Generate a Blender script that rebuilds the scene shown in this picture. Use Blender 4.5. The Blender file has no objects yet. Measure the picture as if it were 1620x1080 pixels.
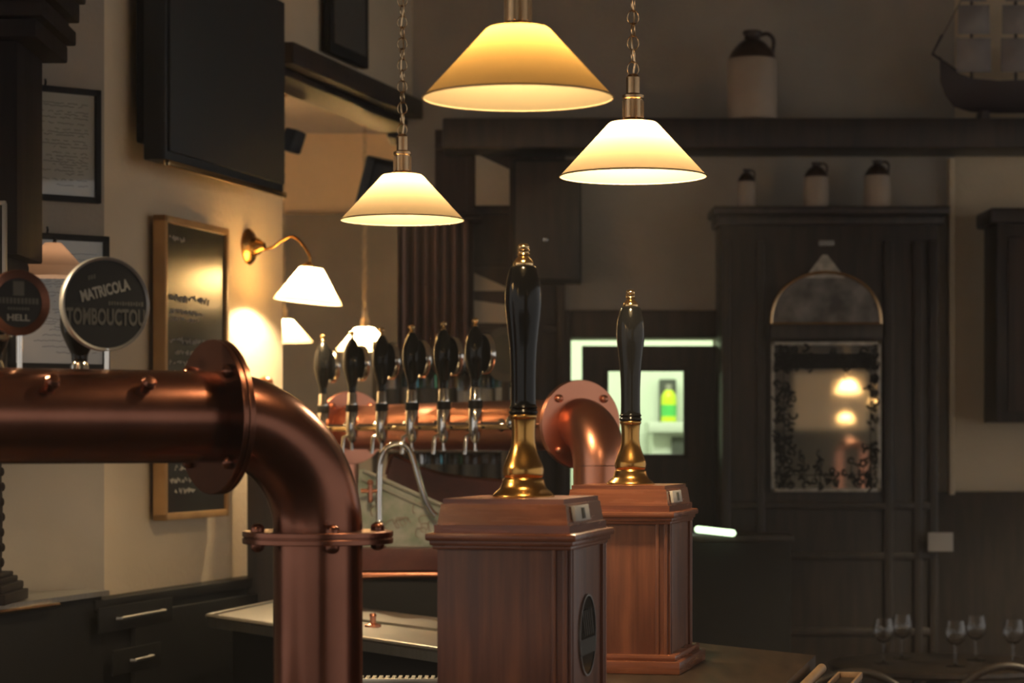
import bpy, bmesh, math, random
from mathutils import Vector, Matrix

RND = random.Random(11)
SC = bpy.context.scene
COL = SC.collection
PI = math.pi
F, CX, HY, EYE = 3800.0, 810.0, 700.0, 1.6      # focal length in px, principal column, horizon row, eye height


def W(px, py, d):
    return Vector(((px - CX) / F * d, d, EYE + (HY - py) / F * d))


def ray_line(px, p0, dr):
    """point where the sight line of column px crosses the ground line p0 + t*dr"""
    k = (px - CX) / F
    t = (k * p0[1] - p0[0]) / (dr[0] - k * dr[1])
    return Vector((p0[0] + t * dr[0], p0[1] + t * dr[1], 0)), t


# ------------------------------------------------------------------ materials
def new_mat(name):
    m = bpy.data.materials.new(name)
    m.use_nodes = True
    nt = m.node_tree
    return m, nt, nt.nodes.get('Principled BSDF'), nt.nodes.get('Material Output')


def mat(name, c, rough=0.5, metal=0.0, c2=None, scale=8.0, stretch=(1, 1, 1), bump=0.0, bscale=None, emit=None, estr=0.0,
        coat=0.0, spec=None, rvar=0.0, detail=4.0):
    m, nt, b, out = new_mat(name)
    b.inputs['Base Color'].default_value = (*c, 1)
    b.inputs['Roughness'].default_value = rough
    b.inputs['Metallic'].default_value = metal
    b.inputs['Coat Weight'].default_value = coat
    if spec is not None:
        b.inputs['Specular IOR Level'].default_value = spec
    if emit:
        b.inputs['Emission Color'].default_value = (*emit, 1)
        b.inputs['Emission Strength'].default_value = estr
    if c2 or bump or rvar:
        tc = nt.nodes.new('ShaderNodeTexCoord')
        mp = nt.nodes.new('ShaderNodeMapping')
        mp.inputs['Scale'].default_value = stretch
        nt.links.new(tc.outputs['Object'], mp.inputs['Vector'])
        nz = nt.nodes.new('ShaderNodeTexNoise')
        nz.inputs['Scale'].default_value = scale
        nz.inputs['Detail'].default_value = detail
        nt.links.new(mp.outputs['Vector'], nz.inputs['Vector'])
        if c2:
            rp = nt.nodes.new('ShaderNodeValToRGB')
            rp.color_ramp.elements[0].position = 0.35
            rp.color_ramp.elements[1].position = 0.65
            rp.color_ramp.elements[0].color = (*c, 1)
            rp.color_ramp.elements[1].color = (*c2, 1)
            nt.links.new(nz.outputs['Fac'], rp.inputs['Fac'])
            nt.links.new(rp.outputs['Color'], b.inputs['Base Color'])
        if rvar:
            mr = nt.nodes.new('ShaderNodeMapRange')
            mr.inputs['To Min'].default_value = max(0.02, rough - rvar)
            mr.inputs['To Max'].default_value = rough + rvar
            nt.links.new(nz.outputs['Fac'], mr.inputs['Value'])
            nt.links.new(mr.outputs['Result'], b.inputs['Roughness'])
        if bump:
            bn = nt.nodes.new('ShaderNodeTexNoise')
            bn.inputs['Scale'].default_value = bscale or scale
            bn.inputs['Detail'].default_value = 5
            nt.links.new(mp.outputs['Vector'], bn.inputs['Vector'])
            bp = nt.nodes.new('ShaderNodeBump')
            bp.inputs['Strength'].default_value = bump
            bp.inputs['Distance'].default_value = 0.01
            nt.links.new(bn.outputs['Fac'], bp.inputs['Height'])
            nt.links.new(bp.outputs['Normal'], b.inputs['Normal'])
    return m


def glass_mat(name, c=(1, 1, 1), rough=0.0):
    m, nt, b, out = new_mat(name)
    b.inputs['Base Color'].default_value = (*c, 1)
    b.inputs['Roughness'].default_value = rough
    b.inputs['Transmission Weight'].default_value = 1.0
    b.inputs['IOR'].default_value = 1.45
    return m


def pane_mat(name, gloss=0.08):
    """thin flat glazing: mostly clear, a little mirror-like"""
    m, nt, b, out = new_mat(name)
    nt.nodes.remove(b)
    tr = nt.nodes.new('ShaderNodeBsdfTransparent')
    gl = nt.nodes.new('ShaderNodeBsdfGlossy')
    gl.inputs['Roughness'].default_value = 0.02
    mx = nt.nodes.new('ShaderNodeMixShader')
    mx.inputs['Fac'].default_value = gloss
    nt.links.new(tr.outputs[0], mx.inputs[1])
    nt.links.new(gl.outputs[0], mx.inputs[2])
    nt.links.new(mx.outputs[0], out.inputs['Surface'])
    return m


def shade_mat(name, tr_c, df_c, fac=0.5):
    """opal glass: lets the bulb's light through, diffusely"""
    m, nt, b, out = new_mat(name)
    nt.nodes.remove(b)
    tr = nt.nodes.new('ShaderNodeBsdfTranslucent')
    tr.inputs['Color'].default_value = (*tr_c, 1)
    df = nt.nodes.new('ShaderNodeBsdfDiffuse')
    df.inputs['Color'].default_value = (*df_c, 1)
    gl = nt.nodes.new('ShaderNodeBsdfGlossy')
    gl.inputs['Roughness'].default_value = 0.15
    mx = nt.nodes.new('ShaderNodeMixShader')
    mx.inputs['Fac'].default_value = fac
    nt.links.new(tr.outputs[0], mx.inputs[1])
    nt.links.new(df.outputs[0], mx.inputs[2])
    m2 = nt.nodes.new('ShaderNodeMixShader')
    m2.inputs['Fac'].default_value = 0.04
    nt.links.new(mx.outputs[0], m2.inputs[1])
    nt.links.new(gl.outputs[0], m2.inputs[2])
    nt.links.new(m2.outputs[0], out.inputs['Surface'])
    return m


M = {}
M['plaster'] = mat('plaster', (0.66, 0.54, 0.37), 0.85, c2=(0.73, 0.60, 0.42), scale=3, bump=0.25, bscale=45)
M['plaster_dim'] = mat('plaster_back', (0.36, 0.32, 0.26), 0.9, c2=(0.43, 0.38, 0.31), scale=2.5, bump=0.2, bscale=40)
M['plaster_far'] = mat('plaster_next_room', (0.80, 0.52, 0.26), 0.9, c2=(0.84, 0.56, 0.30), scale=2)
M['dado_brown'] = mat('brown_dado', (0.17, 0.135, 0.095), 0.7, c2=(0.21, 0.165, 0.115), scale=3)
M['ceiling'] = mat('ceiling_paint', (0.40, 0.32, 0.24), 0.9, c2=(0.46, 0.38, 0.29), scale=2)
M['floor'] = mat('floor_boards', (0.05, 0.03, 0.02), 0.5, c2=(0.09, 0.05, 0.03), scale=4, stretch=(8, 1, 1))
M['darkwood'] = mat('dark_wood', (0.022, 0.017, 0.014), 0.42, c2=(0.042, 0.029, 0.022), scale=6, stretch=(6, 6, 0.7))
M['blackwood'] = mat('ebonised_wood', (0.014, 0.011, 0.012), 0.7, c2=(0.022, 0.017, 0.016), scale=6, stretch=(6, 6, 0.7), spec=.1)
M['panelwood'] = mat('panel_wood', (0.030, 0.019, 0.014), 0.5, c2=(0.055, 0.034, 0.024), scale=5, stretch=(5, 5, 0.6))
M['redwood'] = mat('red_mahogany', (0.125, 0.041, 0.021), 0.38, c2=(0.23, 0.080, 0.037), scale=7, stretch=(7, 7, 0.55), rvar=0.08, bump=0.06, bscale=20)
M['redwood_h'] = mat('red_mahogany_rail', (0.140, 0.043, 0.021), 0.27, c2=(0.26, 0.086, 0.038), scale=7, stretch=(0.6, 0.6, 9), rvar=0.06)
M['bartop'] = mat('bar_top_wood', (0.030, 0.020, 0.014), 0.45, c2=(0.052, 0.034, 0.022), scale=5, stretch=(8, 1, 4), spec=.15)
M['nosing'] = mat('worn_oak', (0.28, 0.17, 0.09), 0.4, c2=(0.36, 0.23, 0.13), scale=6, stretch=(8, 1, 4))
M['copper'] = mat('copper', (0.62, 0.25, 0.15), 0.30, 1.0, c2=(0.68, 0.29, 0.175), scale=5)
M['rail_brass'] = mat('bright_brass_rail', (0.95, 0.72, 0.36), 0.36, 1.0)
M['copper_dull'] = mat('tarnished_copper', (0.18, 0.072, 0.046), 0.25, 1.0, c2=(0.245, 0.100, 0.064), scale=6, rvar=0.06)
M['brass'] = mat('brass', (0.56, 0.30, 0.085), 0.24, 1.0, c2=(0.46, 0.24, 0.065), scale=9, rvar=0.05)
M['brass_pol'] = mat('polished_brass', (0.85, 0.58, 0.28), 0.16, 1.0)
M['brass_dull'] = mat('aged_brass', (0.52, 0.34, 0.18), 0.27, 1.0, c2=(0.66, 0.46, 0.26), scale=14)
M['chrome'] = mat('chrome', (0.75, 0.72, 0.66), 0.12, 1.0)
M['steel'] = mat('brushed_steel', (0.55, 0.53, 0.47), 0.38, 1.0, c2=(0.62, 0.60, 0.54), scale=9, stretch=(1, 14, 1), rvar=0.08)
M['black'] = mat('black_lacquer', (0.006, 0.006, 0.006), 0.13, spec=0.25)
M['blackmatt'] = mat('black_paint', (0.014, 0.014, 0.014), 0.55, spec=.2)
M['board'] = mat('chalkboard', (0.016, 0.015, 0.013), 0.28, c2=(0.030, 0.028, 0.024), scale=5)
M['screen'] = mat('screen_casing', (0.022, 0.024, 0.025), 0.55)
M['chalk'] = mat('chalk', (0.62, 0.58, 0.50), 0.9)
M['paper'] = mat('paper', (0.42, 0.40, 0.33), 0.9, c2=(0.47, 0.45, 0.37), scale=6)
M['ink'] = mat('ink', (0.10, 0.10, 0.085), 0.9)
M['whiteprint'] = mat('pale_print', (0.27, 0.255, 0.22), 0.8)
M['dimprint'] = mat('grey_print', (0.085, 0.080, 0.068), 0.8)
M['goldframe'] = mat('gilt_wood', (0.45, 0.25, 0.09), 0.4, c2=(0.55, 0.32, 0.12), scale=10)
M['grey'] = mat('grey_metal', (0.30, 0.29, 0.27), 0.4, 0.6)
M['stone'] = mat('stoneware', (0.36, 0.29, 0.22), 0.55, c2=(0.42, 0.34, 0.26), scale=5)
M['stonetop'] = mat('brown_glaze', (0.045, 0.026, 0.016), 0.3)
M['sail'] = mat('sailcloth', (0.24, 0.21, 0.20), 0.9, c2=(0.30, 0.27, 0.25), scale=6)
M['hull'] = mat('ship_hull', (0.030, 0.020, 0.022), 0.5)
M['curtain'] = mat('brown_curtain', (0.20, 0.095, 0.062), 0.9, c2=(0.25, 0.12, 0.078), scale=8)
M['leather'] = mat('oxblood_leather', (0.10, 0.026, 0.020), 0.36, c2=(0.14, 0.036, 0.026), scale=20)
M['enamel'] = mat('printed_card', (0.50, 0.50, 0.42), 0.6, c2=(0.30, 0.36, 0.25), scale=22, detail=2)
M['kitchen'] = mat('kitchen_wall', (0.80, 0.86, 0.74), 0.7)
M['kworktop'] = mat('kitchen_worktop', (0.62, 0.66, 0.58), 0.4)
M['kdark'] = mat('kitchen_dark_panel', (0.05, 0.055, 0.045), 0.6)  # even dark colour of the cupboard, cabinet panel and sign face
M['yellow'] = mat('yellow_bottle', (0.55, 0.72, 0.02), 0.4)
M['greenplastic'] = mat('green_label', (0.08, 0.50, 0.10), 0.4)
M['tube'] = mat('streak_glow', (0.9, 1, 0.8), 0.5, emit=(0.72, 1.0, 0.60), estr=1.6)  # glow put in for kitchen light reflected off a polished edge
M['glass'] = glass_mat('clear_glass')
M['glass_green'] = glass_mat('green_glass', (0.10, 0.30, 0.16))
M['glass_amber'] = glass_mat('amber_glass', (0.55, 0.24, 0.05))
M['glass_teal'] = glass_mat('teal_glass', (0.10, 0.30, 0.36))
M['pane'] = pane_mat('window_glass', 0.05)
M['picpane'] = pane_mat('picture_glass', 0.05)
M['mirror'] = mat('mirror_silver', (0.80, 0.78, 0.72), 0.03, 1.0)
M['frost'] = mat('etched_mirror_border', (0.55, 0.50, 0.42), 0.5, 0.6, c2=(0.35, 0.32, 0.27), scale=30)
M['domeglass'] = mat('dark_mirror', (0.24, 0.22, 0.20), 0.30, 0.6, c2=(0.08, 0.075, 0.07), scale=12)
M['shade'] = shade_mat('opal_shade', (.105, .076, .042), (.40, .33, .21), 0.45)
M['shade_white'] = shade_mat('white_opal_shade', (.60, .46, .26), (.6, .5, .34), 0.45)
M['shade_reflection'] = shade_mat('peach_shade_reflection', (.13, .090, .062), (.40, .33, .27), 0.45)
M['shade_amber'] = shade_mat('amber_opal_shade', (.165, .096, .026), (.52, .41, .24), 0.45)
M['peach'] = mat('peach_glass', (0.62, 0.36, 0.18), 0.3, c2=(0.68, 0.42, 0.22), scale=4)
M['peachrim'] = mat('peach_glass_rim', (0.80, 0.58, 0.42), 0.4)
M['card'] = mat('grey_card', (0.38, 0.37, 0.36), 0.7)


# ------------------------------------------------------------------ geometry helpers
def obj(name, bm, m, parent=None, loc=(0, 0, 0), rotz=0.0, flat=False, ang=38):
    bmesh.ops.recalc_face_normals(bm, faces=bm.faces)
    me = bpy.data.meshes.new(name)
    bm.to_mesh(me)
    bm.free()
    if not flat:
        me.polygons.foreach_set('use_smooth', [True] * len(me.polygons))
        me.set_sharp_from_angle(angle=math.radians(ang))
    me.materials.append(m)
    o = bpy.data.objects.new(name, me)
    COL.objects.link(o)
    o.location = loc
    o.rotation_euler = (0, 0, rotz)
    if parent is not None:
        o.parent = parent
    return o


def tag(o, label, cat, group=None):
    o['label'] = label
    o['category'] = cat
    if group:
        o['group'] = group
    return o


def thing(name, label, cat, loc=(0, 0, 0), rotz=0.0, group=None):
    o = bpy.data.objects.new(name, None)
    COL.objects.link(o)
    o.empty_display_size = 0.05
    o.location = loc
    o.rotation_euler = (0, 0, rotz)
    return tag(o, label, cat, group)


def struct(name, bm, m, loc=(0, 0, 0), rotz=0.0, parent=None):
    o = obj(name, bm, m, parent, loc, rotz)
    if parent is None:
        o['kind'] = 'structure'
    return o


def dup(root, loc, rotz, label, group=None, scale=None, skip=()):
    r = root.copy()
    COL.objects.link(r)
    r.location = loc
    r.rotation_euler = (0, 0, rotz)
    r['label'] = label
    if group:
        r['group'] = group
    if scale:
        r.scale = (scale,) * 3
    for ch in list(root.children):
        if ch.name.split('.')[0] in skip:
            continue
        c = ch.copy()
        COL.objects.link(c)
        c.parent = r
        for g in list(ch.children):
            k = g.copy()
            COL.objects.link(k)
            k.parent = c
    return r


def NB():
    return bmesh.new()


def box(bm, c, s, bev=0.0, rot=None, seg=2):
    mx = Matrix.Translation(Vector(c))
    if rot is not None:
        mx = mx @ rot
    mx = mx @ Matrix.Diagonal((s[0], s[1], s[2], 1))
    r = bmesh.ops.create_cube(bm, size=1.0, matrix=mx)
    if bev > 0:
        es = list({e for v in r['verts'] for e in v.link_edges})
        bmesh.ops.bevel(bm, geom=es, offset=bev, segments=seg, affect='EDGES', profile=0.6)
    return bm


def prism(bm, poly, z0, z1, z1scale=None, centre=(0, 0)):
    """closed vertical prism over a plan polygon; z1scale tapers the top about centre"""
    lo = [bm.verts.new((x, y, z0)) for x, y in poly]
    k = z1scale or 1.0
    hi = [bm.verts.new((centre[0] + (x - centre[0]) * k, centre[1] + (y - centre[1]) * k, z1)) for x, y in poly]
    n = len(poly)
    bm.faces.new(lo[::-1])
    bm.faces.new(hi)
    for i in range(n):
        bm.faces.new((lo[i], lo[(i + 1) % n], hi[(i + 1) % n], hi[i]))
    return bm


def loft(bm, rings, caps=True):
    """rings: lists of Vectors, same count"""
    vs = [[bm.verts.new(p) for p in r] for r in rings]
    n = len(rings[0])
    for a, b in zip(vs, vs[1:]):
        for i in range(n):
            bm.faces.new((a[i], a[(i + 1) % n], b[(i + 1) % n], b[i]))
    if caps:
        bm.faces.new(vs[0][::-1])
        bm.faces.new(vs[-1])
    return bm


def lathe(bm, prof, seg=32, mx=None, caps=True):
    mx = mx or Matrix.Identity(4)
    rings = []
    for r, z in prof:
        if r < 1e-5:
            rings.append([bm.verts.new(mx @ Vector((0, 0, z)))])
        else:
            rings.append([bm.verts.new(mx @ Vector((r * math.cos(2 * PI * i / seg), r * math.sin(2 * PI * i / seg), z))) for i in range(seg)])
    for a, b in zip(rings, rings[1:]):
        for i in range(seg):
            j = (i + 1) % seg
            if len(a) == 1 and len(b) == 1:
                continue
            if len(a) == 1:
                bm.faces.new((a[0], b[j], b[i]))
            elif len(b) == 1:
                bm.faces.new((a[i], a[j], b[0]))
            else:
                bm.faces.new((a[i], a[j], b[j], b[i]))
    if caps:
        if len(rings[0]) > 1:
            bm.faces.new(rings[0][::-1])
        if len(rings[-1]) > 1:
            bm.faces.new(rings[-1])
    return bm


def smooth_prof(pts, sub=4):
    """Catmull-Rom through (r, z) points"""
    out = []
    n = len(pts)
    for i in range(n - 1):
        p0, p1, p2, p3 = pts[max(i - 1, 0)], pts[i], pts[i + 1], pts[min(i + 2, n - 1)]
        for k in range(sub):
            t = k / sub
            q = []
            for a in (0, 1):
                q.append(0.5 * (2 * p1[a] + (p2[a] - p0[a]) * t + (2 * p0[a] - 5 * p1[a] + 4 * p2[a] - p3[a]) * t * t + (3 * p1[a] - p0[a] - 3 * p2[a] + p3[a]) * t ** 3))
            out.append((max(q[0], 0.0), q[1]))
    out.append(pts[-1])
    return out


def curve_pts(pts, sub=6):
    pts = [Vector(p) for p in pts]
    out = []
    n = len(pts)
    for i in range(n - 1):
        p0, p1, p2, p3 = pts[max(i - 1, 0)], pts[i], pts[i + 1], pts[min(i + 2, n - 1)]
        for k in range(sub):
            t = k / sub
            out.append(0.5 * (2 * p1 + (p2 - p0) * t + (2 * p0 - 5 * p1 + 4 * p2 - p3) * t * t + (3 * p1 - p0 - 3 * p2 + p3) * t ** 3))
    out.append(pts[-1])
    return out


def tube(bm, pts, r, seg=12, closed=False):
    pts = [Vector(p) for p in pts]
    n = len(pts)
    rr = r if isinstance(r, (list, tuple)) else [r] * n
    tang = []
    for i in range(n):
        a = pts[(i - 1) % n] if closed or i > 0 else pts[i]
        b = pts[(i + 1) % n] if closed or i < n - 1 else pts[i]
        tang.append((b - a).normalized())
    up = Vector((0, 0, 1)) if abs(tang[0].z) < 0.9 else Vector((0, 1, 0))
    nrm = (up - tang[0] * up.dot(tang[0])).normalized()
    rings = []
    for i in range(n):
        nrm = (nrm - tang[i] * nrm.dot(tang[i])).normalized()
        bi = tang[i].cross(nrm)
        rings.append([bm.verts.new(pts[i] + (nrm * math.cos(2 * PI * k / seg) + bi * math.sin(2 * PI * k / seg)) * rr[i]) for k in range(seg)])
    m = n if closed else n - 1
    for i in range(m):
        a, b = rings[i], rings[(i + 1) % n]
        for k in range(seg):
            bm.faces.new((a[k], a[(k + 1) % seg], b[(k + 1) % seg], b[k]))
    if not closed:
        bm.faces.new(rings[0][::-1])
        bm.faces.new(rings[-1])
    return bm


def ball(bm, c, r, seg=14, sc=(1, 1, 1)):
    bmesh.ops.create_uvsphere(bm, u_segments=seg, v_segments=max(6, seg // 2 + 1), radius=r,
                              matrix=Matrix.Translation(Vector(c)) @ Matrix.Diagonal((*sc, 1)))
    return bm


def z_to(direction):
    """rotation that carries +Z onto direction"""
    return Vector((0, 0, 1)).rotation_difference(Vector(direction).normalized()).to_matrix().to_4x4()


def text_bm(s, size, depth=0.0006, bold=0.0):
    cu = bpy.data.curves.new('lettering_source', 'FONT')
    cu.body = s
    cu.size = size
    cu.extrude = depth
    cu.offset = bold
    cu.align_x = 'CENTER'
    cu.align_y = 'CENTER'
    cu.resolution_u = 3
    o = bpy.data.objects.new('lettering_source', cu)
    COL.objects.link(o)
    dg = bpy.context.evaluated_depsgraph_get()
    me = bpy.data.meshes.new_from_object(o.evaluated_get(dg))
    bm = NB()
    bm.from_mesh(me)
    bpy.data.objects.remove(o)
    bpy.data.curves.remove(cu)
    bpy.data.meshes.remove(me)
    return bm


def xform(bm, mx):
    bmesh.ops.transform(bm, matrix=mx, verts=bm.verts)
    return bm


def fit_text(bm, w, h):
    xs = [v.co.x for v in bm.verts]
    ys = [v.co.y for v in bm.verts]
    cx, cy = (max(xs) + min(xs)) / 2, (max(ys) + min(ys)) / 2
    xform(bm, Matrix.Diagonal((w / (max(xs) - min(xs)), h / (max(ys) - min(ys)), 1, 1)) @ Matrix.Translation((-cx, -cy, 0)))
    return bm


def merge(dst, src):
    me = bpy.data.meshes.new('tmp_merge')
    src.to_mesh(me)
    src.free()
    dst.from_mesh(me)
    bpy.data.meshes.remove(me)
    return dst


XZ = Matrix.Rotation(PI / 2, 4, 'X')        # a drawing in XY stands up in XZ, facing -Y


# ------------------------------------------------------------------ room frame of reference
U = Vector((math.sin(math.radians(15.4)), math.cos(math.radians(15.4)), 0))      # left wall, running away
WALL_END = Vector(((447 - CX) / F * 8.2, 8.2, 0))
WALL_ROT = math.atan2(U.y, U.x)
NW = Vector((U.y, -U.x, 0))                                                      # out of the left wall into the room
CORNER = WALL_END - U * 1.44
V = Vector((math.cos(math.radians(36)), math.sin(math.radians(36)), 0))          # pier beside it
PIER_ROT = math.atan2(V.y, V.x)
NV = Vector((V.y, -V.x, 0))


def on_wall(px, off=0.0):
    p0 = WALL_END + NW * off
    return ray_line(px, p0, U)


# ---- the setting
struct('floor', box(NB(), (1.0, 3.0, -0.05), (13, 25, 0.1)), M['floor'])
struct('ceiling', box(NB(), (1.0, 3.0, 3.45), (13, 25, 0.1)), M['ceiling'])

bm = NB()
box(bm, (-0.72, 0.10, 1.7), (1.44, 0.20, 3.4))
box(bm, (0.93, 0.10, 3.185), (1.86, 0.20, 0.43))
struct('wall_left', bm, M['plaster'], WALL_END, WALL_ROT)
struct('trim_1', box(NB(), (0.93, 0.06, 2.93), (1.86, 0.20, 0.075), 0.006), M['darkwood'], WALL_END, WALL_ROT)
struct('trim_2', box(NB(), (0.90, 0.10, 2.878), (1.80, 0.16, 0.025), 0.004), M['darkwood'], WALL_END, WALL_ROT)
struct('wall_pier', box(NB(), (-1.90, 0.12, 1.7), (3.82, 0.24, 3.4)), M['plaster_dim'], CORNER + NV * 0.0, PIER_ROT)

# dado and ledge running under the left wall
bm = NB()
box(bm, (-0.92, -0.03, 0.58), (1.40, 0.05, 1.115), 0.004)
box(bm, (-0.92, -0.035, 1.15), (1.40, 0.07, 0.03), 0.006)
struct('baseboard_left', bm, M['blackmatt'], WALL_END, WALL_ROT)

struct('trim_10', box(NB(), (-1.6, 13.97, W(0, 338, 13.95).z / 2), (6.0, 0.05, W(0, 338, 13.95).z), .01), M['dado_brown'])
struct('wall_next_room', box(NB(), (-1.6, 14.1, 1.7), (6.0, 0.2, 3.4)), M['plaster_far'])

# back wall with the door opening
DB = 9.7
dx0, dx1 = W(903, 0, 9.6).x, W(1134, 0, 9.6).x
dtop = W(0, 535, 9.6).z
bm = NB()
bx0, bx1 = W(640, 0, DB).x, W(1503, 0, DB).x
box(bm, ((bx0 + dx0) / 2, DB, 1.7), (dx0 - bx0, 0.2, 3.4))
box(bm, ((dx1 + bx1) / 2, DB, 1.7), (bx1 - dx1, 0.2, 3.4))
box(bm, ((dx0 + dx1) / 2, DB, (dtop + 3.4) / 2), (dx1 - dx0, 0.2, 3.4 - dtop))
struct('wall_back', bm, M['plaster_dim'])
struct('wall_right', box(NB(), (bx1 + 1.2, 9.72, 1.7), (2.4, 0.2, 3.4)), M['plaster'])
struct('trim_3', box(NB(), (W(1505, 0, 9.55).x, 9.56, (W(0, 782, 9.55).z + 2.73) / 2), (0.022, 0.06, 2.73 - W(0, 782, 9.55).z), 0.004), M['plaster'])
zr = W(0, 778, 9.5).z
struct('trim_4', box(NB(), (bx1 + 1.155, 9.58, zr / 2), (2.49, 0.06, zr), 0.006), M['darkwood'])

# kitchen behind the door
kx0, kx1 = dx0 - 0.5, dx1 + 0.6
struct('wall_kitchen', box(NB(), ((kx0 + kx1) / 2, 12.0, 1.35), (kx1 - kx0, 0.1, 2.7)), M['kitchen'])
bm = NB()
box(bm, (kx0, 10.9, 1.35), (0.06, 2.2, 2.7))
box(bm, (kx1, 10.9, 1.35), (0.06, 2.2, 2.7))
box(bm, ((kx0 + kx1) / 2, 10.9, 2.72), (kx1 - kx0, 2.2, 0.06))
struct('wall_kitchen_side', bm, M['kitchen'])

# ------------------------------------------------------------------ the door
door = bpy.data.objects.new('door_1', None)
COL.objects.link(door)
door['kind'] = 'structure'
lx0, lx1, ltop = W(921, 0, 9.6).x, dx1 - 0.003, W(0, 547, 9.6).z
wx0, wx1 = W(960, 0, 9.6).x, W(1083, 0, 9.6).x
wz0, wz1 = W(0, 720, 9.6).z, W(0, 585, 9.6).z
bm = NB()
yd = 9.62
box(bm, ((lx0 + wx0) / 2, yd, ltop / 2), (wx0 - lx0, 0.05, ltop))
box(bm, ((wx1 + lx1) / 2, yd, ltop / 2), (lx1 - wx1, 0.05, ltop))
box(bm, ((wx0 + wx1) / 2, yd, (wz1 + ltop) / 2), (wx1 - wx0, 0.05, ltop - wz1))
box(bm, ((wx0 + wx1) / 2, yd, wz0 / 2), (wx1 - wx0, 0.05, wz0))
struct('door_leaf', bm, M['darkwood'], parent=door)
bm = NB()
for (a, b, c, d) in ((wx0 - .012, wx0 + .006, wz0 - .012, wz1 + .012), (wx1 - .006, wx1 + .012, wz0 - .012, wz1 + .012),
                     (wx0, wx1, wz0 - .012, wz0 + .006), (wx0, wx1, wz1 - .006, wz1 + .012)):
    box(bm, ((a + b) / 2, yd - 0.027, (c + d) / 2), (b - a, 0.018, d - c), 0.003)
struct('door_bead', bm, M['darkwood'], parent=door)
struct('door_pane', box(NB(), ((wx0 + wx1) / 2, yd, (wz0 + wz1) / 2), (wx1 - wx0, 0.005, wz1 - wz0)), M['pane'], parent=door)
bm = NB()
box(bm, (dx0 - 0.055, 9.575, (dtop + .11) / 2), (0.11, 0.05, dtop + .11), 0.008)
box(bm, (dx1 + 0.055, 9.575, (dtop + .11) / 2), (0.11, 0.05, dtop + .11), 0.008)
box(bm, ((dx0 + dx1) / 2, 9.575, dtop + 0.055), (dx1 - dx0, 0.05, 0.11), 0.008)
struct('trim_5', bm, M['panelwood'])

# kitchen contents seen through the door
a, b = W(1043, 600, 11.9), W(1069, 668, 11.9)
bm = NB()
box(bm, ((a.x + b.x) / 2, 11.90, (a.z + b.z) / 2), (b.x - a.x, 0.08, a.z - b.z), 0.004)
tag(obj('wall_cupboard', bm, M['kdark']), 'dark narrow open cupboard on the white kitchen wall behind the door window', 'cupboard')
t = thing('plastic_bottle', 'yellow plastic bottle with green label behind the door window', 'bottle', W(1058, 668, 11.7))
obj('bottle_body', lathe(NB(), smooth_prof([(0.0, 0), (.036, 0.002), (.038, .02), (.038, .11), (.03, .14), (.014, .16)], 3), 20), M['yellow'], t)
obj('bottle_label', lathe(NB(), [(.0388, .03), (.0388, .085)], 20, caps=False), M['greenplastic'], t)
obj('bottle_cap', lathe(NB(), [(.016, .158), (.016, .185), (0, .187)], 16), M['whiteprint'], t)
c = W(1062, 668, 11.7)
t = thing('kitchen_worktop', 'pale kitchen worktop on a cabinet seen through the door window', 'worktop', (c.x + 0.06, 11.7, 0))
obj('worktop_slab', box(NB(), (0, 0, c.z - 0.025), (0.36, 0.4, 0.05), 0.004), M['kworktop'], t)
obj('worktop_cabinet', box(NB(), (0, 0.02, (c.z - 0.05) / 2), (0.32, 0.34, c.z - 0.05), 0.004), M['kworktop'], t)
obj('cabinet_opening', box(NB(), (0.0, -0.16, c.z - 0.19), (0.14, 0.02, 0.24), 0.004), M['kdark'], t)

# ------------------------------------------------------------------ lamps
def chain_bm(z0, z1, w=0.0115, ln=0.0295, wire=0.0014):
    bm = NB()
    z, k = z0, 0
    while z < z1:
        pts = []
        for i in range(14):
            a = 2 * PI * i / 14
            x, zz = w * math.cos(a), ln / 2 * math.sin(a)
            p = Vector((x, 0, zz)) if k % 2 == 0 else Vector((0.35 * x, x * 0.94, zz))
            pts.append(p + Vector((0, 0, z + ln / 2)))
        tube(bm, pts, wire, 6, closed=True)
        z += ln - 2.4 * wire
        k += 1
    pts = [Vector((0.004 * math.sin(i * 1.7), 0.004 * math.cos(i * 1.3), z0 + (z1 - z0) * i / 40)) for i in range(41)]
    tube(bm, pts, 0.0022, 6)
    return bm


def cone_shade(r0, r1, h):
    """one skin of opal glass with a rolled rim at the bottom"""
    bm = NB()
    lathe(bm, [(r1 * 0.45, h + 0.004), (r1 * 0.92, h + 0.003), (r1, h)] + [(r1 + (r0 - r1) * i / 10, h - h * i / 10) for i in range(1, 11)], 64, caps=False)
    pts = [Vector((r0 * math.cos(2 * PI * i / 64), r0 * math.sin(2 * PI * i / 64), 0)) for i in range(64)]
    tube(bm, pts, 0.0016, 6, closed=True)
    return bm


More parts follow.
